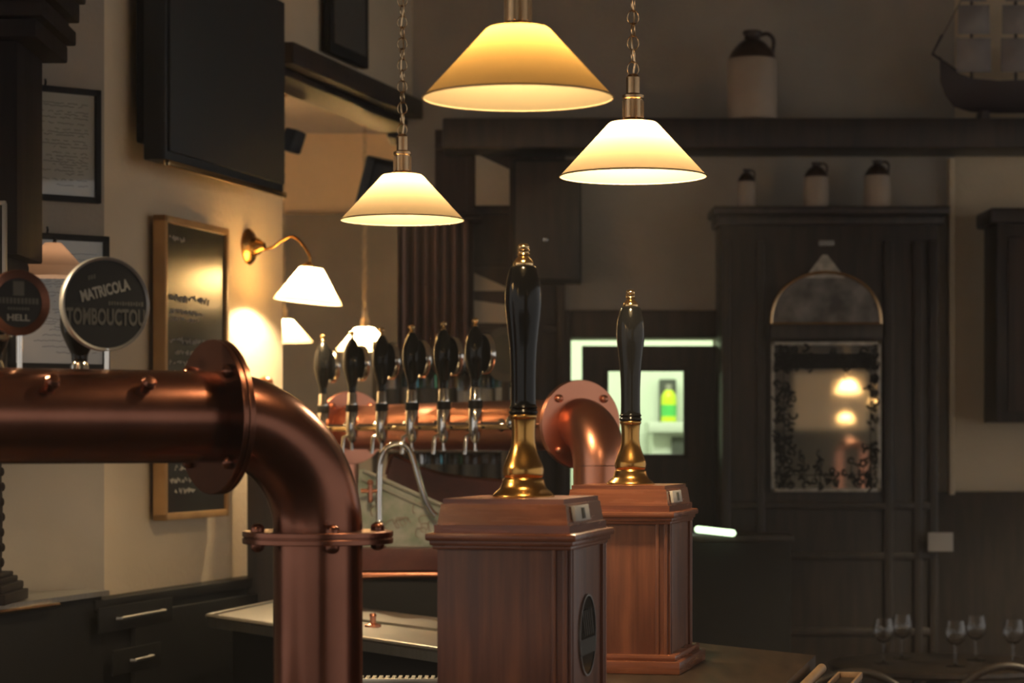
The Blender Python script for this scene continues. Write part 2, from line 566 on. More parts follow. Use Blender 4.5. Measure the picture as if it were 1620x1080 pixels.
def pendant(loc, label, r=0.15, h=0.107, top=0.051, watts=20, glass_='shade', color=(1, .76, .46), up=None, group='cone pendant lamps', bulb_z=0.070, thick=1.0):
    t = thing('pendant_lamp', label, 'pendant lamp', loc, 0, group)
    obj('lamp_shade', cone_shade(r, top, h), M[glass_], t)
    k = r / 0.15
    bm = lathe(NB(), [(top * .60, h), (top * .62, h + .006 * k), (.020 * k, h + .012 * k), (.020 * k, h + .05 * k), (.022 * k, h + .052 * k), (.022 * k, h + .058 * k),
                      (.014 * k, h + .062 * k), (.014 * k, h + .095 * k), (.010 * k, h + .10 * k), (0, h + .104 * k)], 24)
    for i in range(10):
        a = 2 * PI * i / 10
        box(bm, (.0205 * k * math.cos(a), .0205 * k * math.sin(a), h + .03 * k), (.003, .003, .034 * k))
    obj('lamp_holder', bm, M['brass_dull'], t)
    top_z = (up if up is not None else 3.4 - loc[2])
    obj('lamp_chain', chain_bm(h + .098 * k, top_z - 0.012), M['brass_dull'], t)
    obj('ceiling_rose', lathe(NB(), [(.0, top_z - .03), (.02, top_z - .028), (.045, top_z - .01), (.05, top_z)], 24), M['brass_dull'], t)
    li = bpy.data.lights.new('lamp_bulb', 'POINT')
    li.energy = watts
    li.color = color
    li.shadow_soft_size = 0.022
    lo = bpy.data.objects.new('lamp_bulb', li)
    COL.objects.link(lo)
    lo.parent = t
    lo.location = (0, 0, bulb_z * h / 0.107)
    return t


L1, L2, L3 = W(819.5, 155, 3.77), W(1001.5, 279, 4.90), W(636.5, 348, 5.84)
pendant(L1, 'largest amber cone pendant lamp hanging above the tall hand pump', watts=6, glass_='shade_amber', bulb_z=0.086)
pendant(L2, 'bright cream cone pendant lamp hanging above the second hand pump, on a ringed chain', watts=20)
pendant(L3, 'cream cone pendant lamp on a twisted chain, above the row of beer taps', watts=13)
pendant(W(577, 553, 12.4), 'small glowing pendant lamp in the next room, behind the black tap handles', watts=60, glass_='shade_white', r=.147)
pendant(W(448, 540, 12.3), 'glowing cone lamp half hidden behind the end of the plaster wall', watts=22, r=.150, glass_='shade_white')
# unseen lamps added to light the copper pipe, left wall and pump fronts
for (x, y, w_, lb) in ((-1.22, 3.72, 34, 'unseen cone pendant lamp added above the end of the copper pipe to light it'),
                       (-1.05, 2.55, 8, 'unseen cone pendant lamp added over the near end of the bar, above the copper pipe'),
                       (0.95, 1.9, 2, 'unseen cone pendant lamp added over the near end of the bar, towards the customers')):
    pendant(Vector((x, y, 2.14)), lb, watts=w_, glass_='shade_white')

pendant(Vector((2.6, 7.0, 2.14)), 'unseen cone pendant lamp beyond the picture edge, lighting the wall under the black cupboard', watts=60)  # unseen lamp put in for the lit wall patch under the cupboard

# ---- wall lamp beside the chalkboard
wp, _ = on_wall(392)
wp.z = W(392, 390, wp.y).z
t = thing('wall_lamp', 'brass swan-neck wall lamp with glowing shade beside the chalkboard', 'wall lamp', wp)
mxn = z_to(NW)
obj('back_plate', lathe(NB(), [(.058, 0), (.060, .006), (.050, .016), (.034, .022), (.026, .040), (.016, .052), (.012, .060), (0, .062)], 32, mxn), M['brass'], t)
sh = W(487, 477, wp.y - 0.055) - wp
top = sh + Vector((0.004, 0, 0.112))
arm = curve_pts([NW * .05 + Vector((0, 0, -.012)), NW * .085 + Vector((0, 0, -.004)), NW * .12 + Vector((0, 0, .018)), NW * .155 + Vector((0, 0, .030)),
                 NW * .185 + Vector((0, 0, .010)), NW * .213 + Vector((0, 0, -.028)), top + Vector((0.004, 0, .020)), top])
obj('lamp_arm', tube(NB(), arm, .0048, 10), M['brass'], t)
tilt = Matrix.Rotation(math.radians(6), 4, 'Y')
obj('lamp_shade', xform(cone_shade(.1125, .040, .108), Matrix.Translation(sh) @ tilt), M['shade_white'], t)
obj('lamp_holder', lathe(NB(), [(.020, 0), (.020, .012), (.010, .020), (0, .021)], 20, Matrix.Translation(top - Vector((0.003, 0, 0.004)))), M['brass'], t)
li = bpy.data.lights.new('lamp_bulb', 'POINT')
li.energy, li.color, li.shadow_soft_size = 13, (1, .76, .46), 0.02
lo = bpy.data.objects.new('lamp_bulb', li)
COL.objects.link(lo)
lo.parent = t
lo.location = sh + Vector((0, 0, .055))

# ------------------------------------------------------------------ television on the left wall
a0, t0 = on_wall(262, 0.13)
a1, t1 = on_wall(449, 0.13)
z0 = W(262, 257, a0.y).z
wd = (a1 - a0).length
tv = thing('television', 'large black wall-mounted television seen from below, over the chalkboard', 'television', (a0.x, a0.y, z0), WALL_ROT)
obj('casing', box(NB(), (wd / 2, 0.035, 0.32), (wd, 0.07, 0.62), 0.006), M['screen'], tv)
obj('bezel', box(NB(), (wd / 2, -0.002, 0.0), (wd, 0.018, 0.018), 0.004), M['brass_pol'], tv)
obj('screen', box(NB(), (wd / 2, -0.004, 0.33), (wd - 0.03, 0.010, 0.59), 0.002), M['screen'], tv)
obj('wall_bracket', box(NB(), (wd / 2, 0.097, 0.32), (0.34, 0.054, 0.40), 0.004), M['blackmatt'], tv)
obj('rear_housing', box(NB(), (wd / 2 - 0.02, 0.082, 0.34), (wd - 0.05, 0.03, 0.56), 0.01), M['blackmatt'], tv)

# ------------------------------------------------------------------ chalkboard
a0, _ = on_wall(254, 0.045)
a1, _ = on_wall(356, 0.045)
zt, zb = W(0, 344, 7.2).z, W(0, 822, 7.2).z
wd, hh = (a1 - a0).length, zt - zb
cb = thing('chalkboard', 'tall gilt-framed chalkboard with chalk writing on the plaster wall', 'chalkboard', (a0.x, a0.y, zb), WALL_ROT)
bm = NB()
fw = 0.022
for (cx_, cz_, sx_, sz_) in ((fw / 2, hh / 2, fw, hh), (wd - fw / 2, hh / 2, fw, hh), (wd / 2, fw / 2, wd, fw), (wd / 2, hh - fw / 2, wd, fw)):
    box(bm, (cx_, 0.005, cz_), (sx_, 0.04, sz_), 0.004)
obj('board_frame', bm, M['goldframe'], cb)
obj('board_surface', box(NB(), (wd / 2, 0.004, hh / 2), (wd - 0.03, 0.02, hh - 0.03)), M['board'], cb)
bm = NB()


def squiggle(bm, x0, x1, z, h, y, th=0.0022, step=0.006):
    pts, x = [], x0
    while x < x1:
        if RND.random() < 0.10 and len(pts) > 2:
            tube(bm, pts, th, 4)
            pts = []
            x += step * 2
        pts.append(Vector((x, y, z + RND.uniform(-h, h))))
        x += step * RND.uniform(0.6, 1.4)
    if len(pts) > 2:
        tube(bm, pts, th, 4)


for (z_, h_, n_) in ((hh * .93, .008, .3), (hh * .735, .012, .8), (hh * .69, .008, .7), (hh * .665, .007, .6), (hh * .595, .010, .85), (hh * .555, .008, .9), (hh * .52, .008, .9),
                     (hh * .485, .008, .8), (hh * .45, .008, .9), (hh * .41, .008, .7), (hh * .17, .010, .5), (hh * .13, .009, .45), (hh * .095, .009, .4)):
    bm = NB()
    x0 = 0.05 if RND.random() < .6 else 0.09
    squiggle(bm, x0, x0 + (wd - .12) * n_, z_, h_, -0.0075, .0017, .0045)
    obj('chalk_lettering', bm, M['chalk'], cb)

# ------------------------------------------------------------------ framed notices on the pier
def framed_notice(label, px_r, y0, y1, off, width, lamp=False):
    p, _ = ray_line(px_r, CORNER + NV * off, V)
    zt, zb = W(0, y0, p.y).z, W(0, y1, p.y).z
    h = zt - zb
    t = thing('framed_notice', label, 'framed notice', (p.x, p.y, zb), PIER_ROT)
    bm = NB()
    f = 0.017
    for (cx_, cz_, sx_, sz_) in ((-f / 2, h / 2, f, h), (-width + f / 2, h / 2, f, h), (-width / 2, f / 2, width, f), (-width / 2, h - f / 2, width, f)):
        box(bm, (cx_, 0.008, cz_), (sx_, 0.022, sz_), 0.002)
    obj('notice_frame', bm, M['blackmatt'], t)
    obj('paper_sheet', box(NB(), (-width / 2, 0.010, h / 2), (width - 2 * f + .004, 0.004, h - 2 * f + .004)), M['paper'], t)
    bm = NB()
    z = h * .86
    while z > h * .12:
        ln = RND.uniform(.35, .85) * (width - .07)
        squiggle(bm, -.035 - ln, -.035, z, .0022, .0075, .0009, .004)
        z -= RND.choice((.0075, .0075, .009, .016))
    ball(bm, (-width + .055, .0078, h * .90), .016, 10, (1, .08, 1))
    obj('print', bm, M['ink'], t)
    obj('glazing', box(NB(), (-width / 2, 0.003, h / 2), (width - 2 * f + .004, 0.002, h - 2 * f + .004)), M['picpane'], t)
    obj('hook', xform(tube(NB(), [Vector((0, 0, .0)), Vector((0, -.004, .010)), Vector((0, 0, .018))], .003, 6), Matrix.Translation((-width * .62, .008, h))), M['blackmatt'], t)
    return t


framed_notice('black-framed printed notice hanging high beside the carved column', 160, 143, 322, 0.03, .27)
framed_notice('black-framed printed notice behind the round beer badges', 173, 374, 586, 0.06, .30)
c = W(160, 330, CORNER.y - .1)
# peach glow built as a shade, for a lamp reflected in the notice glass
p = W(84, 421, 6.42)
t = thing('wall_lamp', 'small peach lampshade added for a lamp reflected in the lower framed notice', 'wall lamp', p)  # shade and bulb stand in for the reflected lamp
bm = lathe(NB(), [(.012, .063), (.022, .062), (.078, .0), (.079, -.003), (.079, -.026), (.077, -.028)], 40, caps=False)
obj('lamp_shade', bm, M['shade_reflection'], t)
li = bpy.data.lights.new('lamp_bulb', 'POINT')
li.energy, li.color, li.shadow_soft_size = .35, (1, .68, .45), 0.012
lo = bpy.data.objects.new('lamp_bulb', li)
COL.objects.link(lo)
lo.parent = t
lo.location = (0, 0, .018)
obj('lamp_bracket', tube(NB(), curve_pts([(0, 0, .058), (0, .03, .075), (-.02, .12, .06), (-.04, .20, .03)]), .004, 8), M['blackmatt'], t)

# ------------------------------------------------------------------ carved column, far left
p = W(-63, 950, 6.15)
colm = thing('carved_column', 'dark carved wooden column standing on the back ledge', 'column', (p.x, p.y, 1.192), 0)
s = 6.15 / F


def zc(y):
    return EYE + (HY - y) * s - 1.192


bm = NB()
box(bm, (0, 0, (0 + zc(935)) / 2), (180 * s, 180 * s, zc(935)), .003)
box(bm, (0, 0, (zc(935) + zc(922)) / 2), (168 * s, 168 * s, zc(922) - zc(935)), .006)
box(bm, (0, 0, (zc(922) + zc(913)) / 2), (152 * s, 152 * s, zc(913) - zc(922)), .004)
box(bm, (0, 0, (zc(913) + zc(906)) / 2), (140 * s, 140 * s, zc(906) - zc(913)), .004)
obj('column_base', bm, M['blackwood'], colm)
bm = lathe(NB(), smooth_prof([(64 * s, zc(906)), (65 * s, zc(880)), (66 * s, zc(800)), (64 * s, zc(740)), (68 * s, zc(700)), (60 * s, zc(640)), (72 * s, zc(560)), (84 * s, zc(450)), (88 * s, zc(410))], 5), 40)
for i in range(16):
    a = 2 * PI * i / 16
    for k in range(7):
        ball(bm, (65 * s * math.cos(a + k * .2), 65 * s * math.sin(a + k * .2), zc(890 - k * 24)), .008, 8, (1, 1, 1.5))
obj('column_shaft', bm, M['blackwood'], colm)
bm = NB()
box(bm, (0, 0, (zc(410) + zc(80)) / 2), (222 * s, 200 * s, zc(80) - zc(410)), .006)
box(bm, (0, 0, zc(425)), (184 * s, 180 * s, .05), .012)
obj('column_block', bm, M['blackwood'], colm)
bm = NB()
for (y0, y1, hw) in ((80, 52, 146), (50, 26, 158), (24, 12, 148), (12, -20, 163), (-20, -60, 172)):
    box(bm, (0, 0, (zc(y0) + zc(y1)) / 2), (2 * hw * s, 1.8 * hw * s, zc(y1) - zc(y0)), .006)
obj('column_capital', bm, M['blackwood'], colm)

# grey-framed sign edge in front of the column
p = W(6, 430, 5.4)
t = thing('framed_sign', 'grey-edged sign at the picture edge, in front of the carved column', 'sign', p)
bm = NB()
k = 5.4 / F
box(bm, (0.002, 0, .020), (7 * k, .012, 190 * k), .002)
box(bm, (-.13, 0, 95 * k + .020), (.27, .012, 7 * k), .002)
obj('sign_frame', bm, M['grey'], t)
obj('sign_face', box(NB(), (-.13, .004, .02), (.262, .006, 184 * k)), M['blackmatt'], t)
obj('sign_stem', box(NB(), (-.10, .004, -.28), (.02, .012, .36), .003), M['grey'], t)

# ledge under the column, light-topped
q0 = W(-120, 955, 6.0)
bm = NB()
prism(bm, [(-1.75, 5.95), (-1.30, 6.05), (-1.12, 6.68), (-1.20, 6.73), (-1.50, 6.52), (-1.95, 6.20)], 1.176, 1.190)
led = thing('back_ledge', 'worn pale ledge top on a black base below the carved column', 'ledge', (0, 0, 0))
obj('ledge_top', bm, M['steel'], led)
bm = NB()
prism(bm, [(-1.73, 5.98), (-1.32, 6.08), (-1.14, 6.67), (-1.20, 6.71), (-1.50, 6.50), (-1.93, 6.18)], 0.0, 1.176)
obj('ledge_base', bm, M['blackmatt'], led)
bm = NB()
tube(bm, [Vector((-1.302, 6.045, 1.172)), Vector((-1.20, 6.36, 1.172))], .006, 8)
obj('ledge_edging', bm, M['brass_dull'], led)

# ------------------------------------------------------------------ back-bar cabinet (black) with handles, below the ledge line
t = thing('back_bar_cabinet', 'black back-bar cabinet with slim chrome handles under the plaster wall', 'cabinet', WALL_END, WALL_ROT)
obj('cabinet_body', box(NB(), (-.93, -.082, .56), (.94, .018, 1.11), .004), M['blackmatt'], t)
for (px0, px1, y0, y1) in ((192, 262, 977, 968), (214, 243, 1043, 1040)):
    q, tt = on_wall((px0 + px1) / 2, 0.115)
    hz = W(0, (y0 + y1) / 2, q.y).z
    q0, ta = on_wall(px0, 0.115)
    q1, tb = on_wall(px1, 0.115)
    d = obj('drawer', box(NB(), ((ta + tb) / 2, -.092, hz), (tb - ta + .2, .004, .07), .001), M['blackmatt'], t)
    obj('drawer_handle', tube(NB(), [Vector((ta, -.101, hz)), Vector((ta, -.115, hz)), Vector((tb, -.115, hz + .002)), Vector((tb, -.101, hz + .002))], .005, 8), M['steel'], d)

# ------------------------------------------------------------------ copper fonts
Pd = Vector((math.cos(math.radians(33)), math.sin(math.radians(33)), 0))
ZB = 1.11        # bar top height


def flange_bm(c, axis, r=.124, th=.0095, n=4, gap=.0016, bolt=.0115, phase=.31):
    """pair of bolted discs about an axis"""
    bm = NB()
    ax = Vector(axis).normalized()
    mx = Matrix.Translation(Vector(c)) @ z_to(ax)
    if abs(ax.z) < .5:
        phase = math.atan2(ax.x, -ax.y) + PI / 4
    for s_ in (-1, 1):
        z_ = s_ * (gap / 2 + th / 2)
        lathe(bm, [(0.05, z_ - th / 2), (r - .0012, z_ - th / 2), (r, z_ - th / 2 + .0012), (r, z_ + th / 2 - .0012), (r - .0012, z_ + th / 2), (0.05, z_ + th / 2)], 64, mx, caps=False)
    lathe(bm, [(r - .003, -gap), (r - .003, gap)], 64, mx, caps=False)
    for i in range(n):
        a = 2 * PI * i / n + phase
        for s_ in (-1, 1):
            p_ = mx @ Vector(((r - .023) * math.cos(a), (r - .023) * math.sin(a), s_ * (gap / 2 + th)))
            m2 = Matrix.Translation(p_) @ z_to(ax * s_)
            lathe(bm, [(bolt, -.001), (bolt, .005), (bolt * .9, .009), (bolt * .5, .0125), (0, .0135)], 14, m2)
    return bm


def pipe_path(E, z_axis, Rb, horiz_dir, length, zbot):
    """riser, elbow and arm; returns three point lists"""
    E = Vector(E)
    h = Vector(horiz_dir)
    riser = [Vector((E.x, E.y, zbot)), Vector((E.x, E.y, z_axis - Rb))]
    el = []
    for i in range(25):
        a = (PI / 2) * i / 24
        el.append(Vector((E.x, E.y, z_axis - Rb)) + h * (Rb * (1 - math.cos(a))) + Vector((0, 0, Rb * math.sin(a))))
    arm = [el[-1], el[-1] + h * length]
    return riser, el, arm


RP = 0.0735
E1 = Vector(((503 - CX) / F * 3.95, 3.95, 0))
near = thing('beer_font', 'big tarnished copper pipe beer font with bolted flanges and round badges', 'beer font', (E1.x, E1.y, ZB + .001))
zA = 1.640 - ZB
ri, el, ar = pipe_path((0, 0), zA, .186, -Pd, 1.25, 0.0)
obj('riser', tube(NB(), ri, RP, 48), M['copper_dull'], near)
obj('elbow', tube(NB(), el, RP, 48), M['copper_dull'], near)
obj('arm_pipe', tube(NB(), ar, RP, 48), M['copper_dull'], near)
obj('arm_flange', flange_bm(el[-1], -Pd), M['copper_dull'], near)
obj('riser_flange', flange_bm((0, 0, zA - .186 - .010), (0, 0, 1)), M['copper_dull'], near)
obj('foot_flange', flange_bm((0, 0, .027), (0, 0, 1)), M['copper_dull'], near)
# plugs on the arm, facing the customers
PN = Vector((Pd.y, -Pd.x, 0))
for px in (54, 204):
    q, sv = ray_line(px, E1, -Pd)
    base = -Pd * sv + Vector((0, 0, zA))
    dr = (PN * .82 + Vector((0, 0, .57))).normalized()
    obj('plug', lathe(NB(), [(.009, RP - .004), (.009, RP + .012), (.012, RP + .013), (.012, RP + .020), (.008, RP + .025), (0, RP + .026)], 16, Matrix.Translation(base) @ z_to(dr)), M['copper_dull'], near)


def tap_handle_prof(k=1.0):
    return smooth_prof([(r_, .108 + (z_ - .108) * k) for r_, z_ in ((.0120, .108), (.0130, .118), (.0140, .132), (.0200, .152), (.0285, .184), (.0310, .208), (.0290, .236), (.0205, .262), (.0105, .280), (.0065, .285))], 4)


def add_tap(root, base, out, badge_r=.058, badge_off=-.030, off=.16, rimm='chrome', facem='black', face_rim=.010, hk=1.0, spout=True):
    """one tap: chrome body on a shank; black handle, collar and badge are its sub-parts.  base: point on the pipe axis, out: staff side"""
    o = Vector(out)
    c = Vector(base) + o * off
    bm = NB()
    tube(bm, [Vector(base) + o * (RP - .004), c], .010, 12)
    lathe(bm, [(.016, 0), (.019, .004), (.016, .012), (.012, .016)], 20, Matrix.Translation(Vector(base) + o * (RP - .003)) @ z_to(o))
    mx = Matrix.Translation(c)
    lathe(bm, ([(0, -.075), (.006, -.075), (.006, -.052)] if spout else [(0, -.046)]) + [ (.012, -.045), (.016, -.030), (.0195, -.012), (.0195, .046), (.017, .050)], 24, mx)
    lathe(bm, [(.0165, .070), (.0165, .078), (.0150, .082), (.0150, .104), (.012, .110)], 24, mx)
    if spout:
        tube(bm, [c + Vector((0, 0, -.02)), c + o * .03 + Vector((0, 0, -.035)), c + o * .035 + Vector((0, 0, -.085))], .006, 10)
    tp = obj('tap', bm, M['chrome'], root)
    obj('tap_collar', lathe(NB(), [(.0205, .048), (.021, .051), (.021, .068), (.0205, .071)], 24, mx), M['blackmatt'], tp)
    obj('tap_handle', lathe(NB(), tap_handle_prof(hk), 28, mx), M['black'], tp)
    obj('handle_finial', lathe(NB(), smooth_prof([(.0065, .283), (.008, .286), (.0045, .291), (.0095, .299), (.0075, .306), (0, .309)], 3), 18, mx @ Matrix.Translation((0, 0, -.176 * (1 - hk)))), M['brass_pol'], tp)
    bc = c + o * badge_off + Vector((0, 0, .108 + .097 * hk))
    mb = Matrix.Translation(bc) @ z_to(-o)
    obj('badge_rim', lathe(NB(), [(badge_r - face_rim, -.006), (badge_r - .002, -.008), (badge_r, -.005), (badge_r, .007), (badge_r - .003, .010), (badge_r - face_rim, .006)], 40, mb, caps=False), M[rimm], tp)
    obj('badge_face', lathe(NB(), [(0, -.006), (badge_r - face_rim + .001, -.006), (badge_r - face_rim + .001, .004), (0, .004)], 40, mb), M[facem], tp)
    return tp, bc


# far font
THF = math.radians(27)
Qd = Vector((-math.sin(THF), math.cos(THF), 0))
QN = Vector((-Qd.y, Qd.x, 0))                      # staff side
FL = W(917, 671, 6.7)
E2 = Vector((FL.x, FL.y, 0)) - Qd * .115
far = thing('beer_font', 'bright copper pipe beer font across the bar with six black-handled taps', 'beer font', (E2.x, E2.y, ZB + .001))
zF = 1.650 - ZB
ri, el, ar = pipe_path((0, 0), zF, .115, Qd, 1.62, 0.0)
obj('riser', tube(NB(), ri, RP, 40), M['copper'], far)
obj('elbow', tube(NB(), el, RP, 40), M['copper'], far)
obj('arm_pipe', tube(NB(), ar, RP, 40), M['copper'], far)
obj('arm_flange', flange_bm(el[-1], -Qd), M['copper'], far)
obj('foot_flange', flange_bm((0, 0, .027), (0, 0, 1)), M['copper'], far)
e2 = ar[-1]
obj('end_flange', flange_bm(e2, Qd), M['copper'], far)
el2 = []
for i in range(17):
    a = (PI / 2) * i / 16
    el2.append(e2 + Qd * (.115 * math.sin(a)) - Vector((0, 0, .115 * (1 - math.cos(a)))))
obj('end_elbow', tube(NB(), el2, RP, 40), M['copper'], far)
obj('end_riser', tube(NB(), [el2[-1], Vector((el2[-1].x, el2[-1].y, 0.0))], RP, 40), M['copper'], far)
rail_pts = []
for px in (511, 557, 604, 652, 702, 752):
    q, tt = ray_line(px, E2 + QN * .16, Qd)
    base = Qd * tt + Vector((0, 0, zF))
    add_tap(far, base, QN)
    rail_pts.append(base + QN * .125)
q, tt = ray_line(812, E2 + QN * .15, Qd)
obj('tap_rail', tube(NB(), [rail_pts[0] + Vector((0, 0, -.006)), Qd * (tt + .03) + QN * .125 + Vector((0, 0, zF - .006))], .0075, 10), M['rail_brass'], far)
bm = NB()
ball(bm, Qd * tt + QN * .15 + Vector((0, 0, zF + .006)), .022, 12)
tube(bm, [Qd * tt + QN * (RP - .005) + Vector((0, 0, zF)), Qd * tt + QN * .15 + Vector((0, 0, zF + .004))], .008, 10)
obj('tap_knob', bm, M['chrome'], far)

# badges on the near font (they face the customers)
PO = -PN
for (px, py, r_, kind) in ((166, 482, .0735, 'a'), (28, 480, .0505, 'b')):
    q, sv = ray_line(px, E1 + PN * .0, -Pd)
    bc = -Pd * sv + Vector((0, 0, W(px, py, q.y).z - ZB))
    base = -Pd * sv + Vector((0, 0, zA))
    # tap behind the badge
    tp, _bc = add_tap(near, base + Vector((0, 0, -.022)), PO, off=.10, badge_r=.03, badge_off=-.02, hk=.62, spout=False)
    mb = Matrix.Translation(bc) @ z_to(PN)
    fr = .004 if kind == 'a' else .012
    bd = obj('badge', lathe(NB(), [(0, -.006), (r_ - fr, -.006), (r_ - fr, .003), (0, .003)], 64, mb), M['black' if False else 'blackmatt'], near)
    obj('badge_rim', lathe(NB(), [(r_ - fr - .001, -.008), (r_ - .001, -.008), (r_, -.004), (r_, .005), (r_ - .001, .007), (r_ - fr - .001, .004)], 64, mb, caps=False),
        M['grey' if kind == 'a' else 'copper_dull'], bd)
    obj('badge_stem', tube(NB(), [bc + Vector((.003, 0, -r_ + .004)), Vector((bc.x + .003, bc.y, zA + RP - .004))], .0045, 10), M['chrome'], bd)
    # drawing frame: local x along the badge, y up, z out
    xa = Vector((-PN.y, PN.x, 0))
    fm = Matrix(((xa.x, 0, PN.x, bc.x), (xa.y, 0, PN.y, bc.y), (0, 1, 0, bc.z), (0, 0, 0, 1))) @ Matrix.Translation((0, 0, .0036))
    if kind == 'a':
        tb = fit_text(text_bm('MATRICOLA', .02, bold=.0007), .084, .0185)
        xform(tb, Matrix.Translation((-.001, .0215, 0)) @ Matrix.Rotation(math.radians(15), 4, 'Z'))
        obj('lettering', xform(tb, fm), M['whiteprint'], bd, flat=True)
        tb = fit_text(text_bm('TOMBOUCTOU', .02, bold=.0006), .132, .0265)
        xform(tb, Matrix.Translation((0.0, -.020, 0)))
        obj('lettering', xform(tb, fm), M['dimprint'], bd, flat=True)
        bm = NB()
        for i in range(13):
            w_ = RND.uniform(.0022, .0035)
            box(bm, (.006 + i * .0046, .0015, 0), (w_, RND.uniform(.005, .0072), .0008))
        obj('small_print', xform(bm, fm), M['dimprint'], bd, flat=True)
        bm = NB()
        for i in range(3):
            box(bm, (-.028 + i * .0045, .040 + i * .0012, 0), (.003, .007, .0008))
        obj('small_print', xform(bm, fm), M['dimprint'], bd, flat=True)
    else:
        bm = NB()
        box(bm, (0, .022, 0), (.018, .022, .0008))
        obj('emblem', xform(bm, fm), M['dimprint'], bd, flat=True)
        bm = NB()
        for i in range(11):
            box(bm, (-.030 + i * .006, .003, 0), (.0042, .009, .0008))
        obj('small_print', xform(bm, fm), M['dimprint'], bd, flat=True)
        bm = NB()
        for i in range(8):
            box(bm, (-.016 + i * .0045, -.009, 0), (.003, .004, .0008))
        obj('small_print', xform(bm, fm), M['dimprint'], bd, flat=True)
        tb = fit_text(text_bm('HELL', .02, bold=.0004), .036, .010)
        xform(tb, Matrix.Translation((0, -.0225, 0)))
        obj('lettering', xform(tb, fm), M['whiteprint'], bd, flat=True)

# ------------------------------------------------------------------ bar top
bm = NB()
prism(bm, [(-2.2, 2.45), (-.45, 3.42), (.16, 3.1), (.70, 5.54), (.478, 5.85), (.40, 5.97), (.40, 6.8), (-.42, 8.78), (-.76, 8.6), (-.80, 7.81), (-.15, 7.81), (.06, 7.0), (.06, 6.2), (-.10, 5.0), (-.16, 4.33), (-.6, 4.10), (-2.3, 3.05)], ZB - .045, ZB)
bar = thing('bar_counter', 'dark polished wooden bar counter under the pumps and fonts', 'bar counter', (0, 0, 0))
obj('counter_top', bm, M['bartop'], bar)
bm = NB()
prism(bm, [(-2.2, 2.60), (-.45, 3.55), (.10, 3.22), (.62, 5.5), (.44, 5.80), (.37, 5.93), (.37, 6.78), (-.44, 8.72), (-.74, 8.55), (-.78, 7.84), (-.12, 7.84), (.09, 7.0), (.12, 6.2), (-.04, 5.0), (-.10, 4.28), (-.6, 4.02), (-2.28, 2.95)], 0, ZB - .045)
obj('counter_front', bm, M['panelwood'], bar)
tag(obj('arm_rail', tube(NB(), [Vector((.185, 3.1, 1.090)), Vector((.700, 5.43, 1.090))], .011, 14), M['nosing']), 'worn oak arm rail running along the bar edge', 'rail')

# ------------------------------------------------------------------ hand pumps
PUMP_ROT = -math.radians(13)
pump = thing('hand_pump', 'tall black-handled brass hand pump on the nearer reddish wooden box', 'hand pump', (0, 0, 0), PUMP_ROT, 'beer hand pumps')
w2, L2y = .115, .16           # half width towards camera side, half length along the bar


def rectp(hx, hy, ch=0.0):
    if ch <= 0:
        return [(-hx, -hy), (hx, -hy), (hx, hy), (-hx, hy)]
    return [(-hx + ch, -hy), (hx - ch, -hy), (hx, -hy + ch), (hx, hy - ch), (hx - ch, hy), (-hx + ch, hy), (-hx, hy - ch), (-hx, -hy + ch)]


HB = 0.400
bm = NB()
box(bm, (0, 0, .335 / 2 + .02), (2 * w2 - .012, 2 * L2y - .012, .335), .003)
for sy_ in (-1, 1):
    for k_ in (0, 1):
        box(bm, (w2 - .010 - .018 * k_, sy_ * (L2y - .004), .178), (.008, .008, .284), .003)
        box(bm, (w2 - .004, sy_ * (L2y - .012 - .018 * k_), .178), (.008, .008, .284), .003)
obj('pump_body', bm, M['redwood'], pump)
bm = NB()
box(bm, (0, 0, .014), (2 * w2 + .05, 2 * L2y + .05, .028), .005)
box(bm, (0, 0, .034), (2 * w2 + .028, 2 * L2y + .028, .014), .006)
obj('plinth', bm, M['redwood_h'], pump)
bm = NB()
box(bm, (0, 0, .3365), (2 * w2 + .022, 2 * L2y + .022, .013), .005)
box(bm, (0, 0, .328), (2 * w2 + .010, 2 * L2y + .010, .012), .004)
box(bm, (0, 0, .320), (2 * w2 + .002, 2 * L2y + .002, .008), .003)
obj('moulding', bm, M['redwood_h'], pump)
bm = NB()
prism(bm, rectp(w2 - .002, L2y - .002), .342, .356)
prism(bm, rectp(w2 - .006, L2y - .006), .356, .390, .955)
prism(bm, rectp(w2 - .014, L2y - .014), .390, .3985)
obj('pump_cap', bm, M['redwood_h'], pump)
bm = NB()
box(bm, (w2 - .004, -L2y * .35, .374), (.006, .12, .026), .001, Matrix.Rotation(-.15, 4, 'Y'))
npl = obj('nameplate', bm, M['chalk'], pump)
obj('nameplate_mark', box(NB(), (w2 + .0005, -L2y * .35, .374), (.002, .018, .018), 0, Matrix.Rotation(-.15, 4, 'Y')), M['ink'], npl)
# pump clip: round black badge on the customers' side
mb = Matrix.Translation((w2 - .0062, .0, .168)) @ z_to((1, 0, 0))
cl = obj('pump_clip', lathe(NB(), [(0, 0), (.066, 0), (.066, .003), (0, .003)], 48, mb), M['black'], pump)
obj('clip_rim', lathe(NB(), [(.0655, .0), (.0685, .0), (.0685, .0042), (.0655, .0042)], 48, mb, caps=False), M['grey'], cl)
bm = NB()
box(bm, (w2 - .003, 0, .150), (.002, .124, .026), 0)
obj('clip_band', bm, M['dimprint'], cl)
bm = NB()
for i in range(5):
    box(bm, (w2 - .003, -.035 + i * .017, .190), (.0016, .006, .05), 0, Matrix.Rotation(.5, 4, 'X'))
obj('clip_emblem', bm, M['dimprint'], cl)
# brass pedestal, handle and finial; profile read off the photograph (1 px = 1/950 m at this distance)
K = 1 / 950.0
PX = .001                                     # pedestal stands a little to the customers' side


def yp(y):
    return .3985 + (787 - y) * K


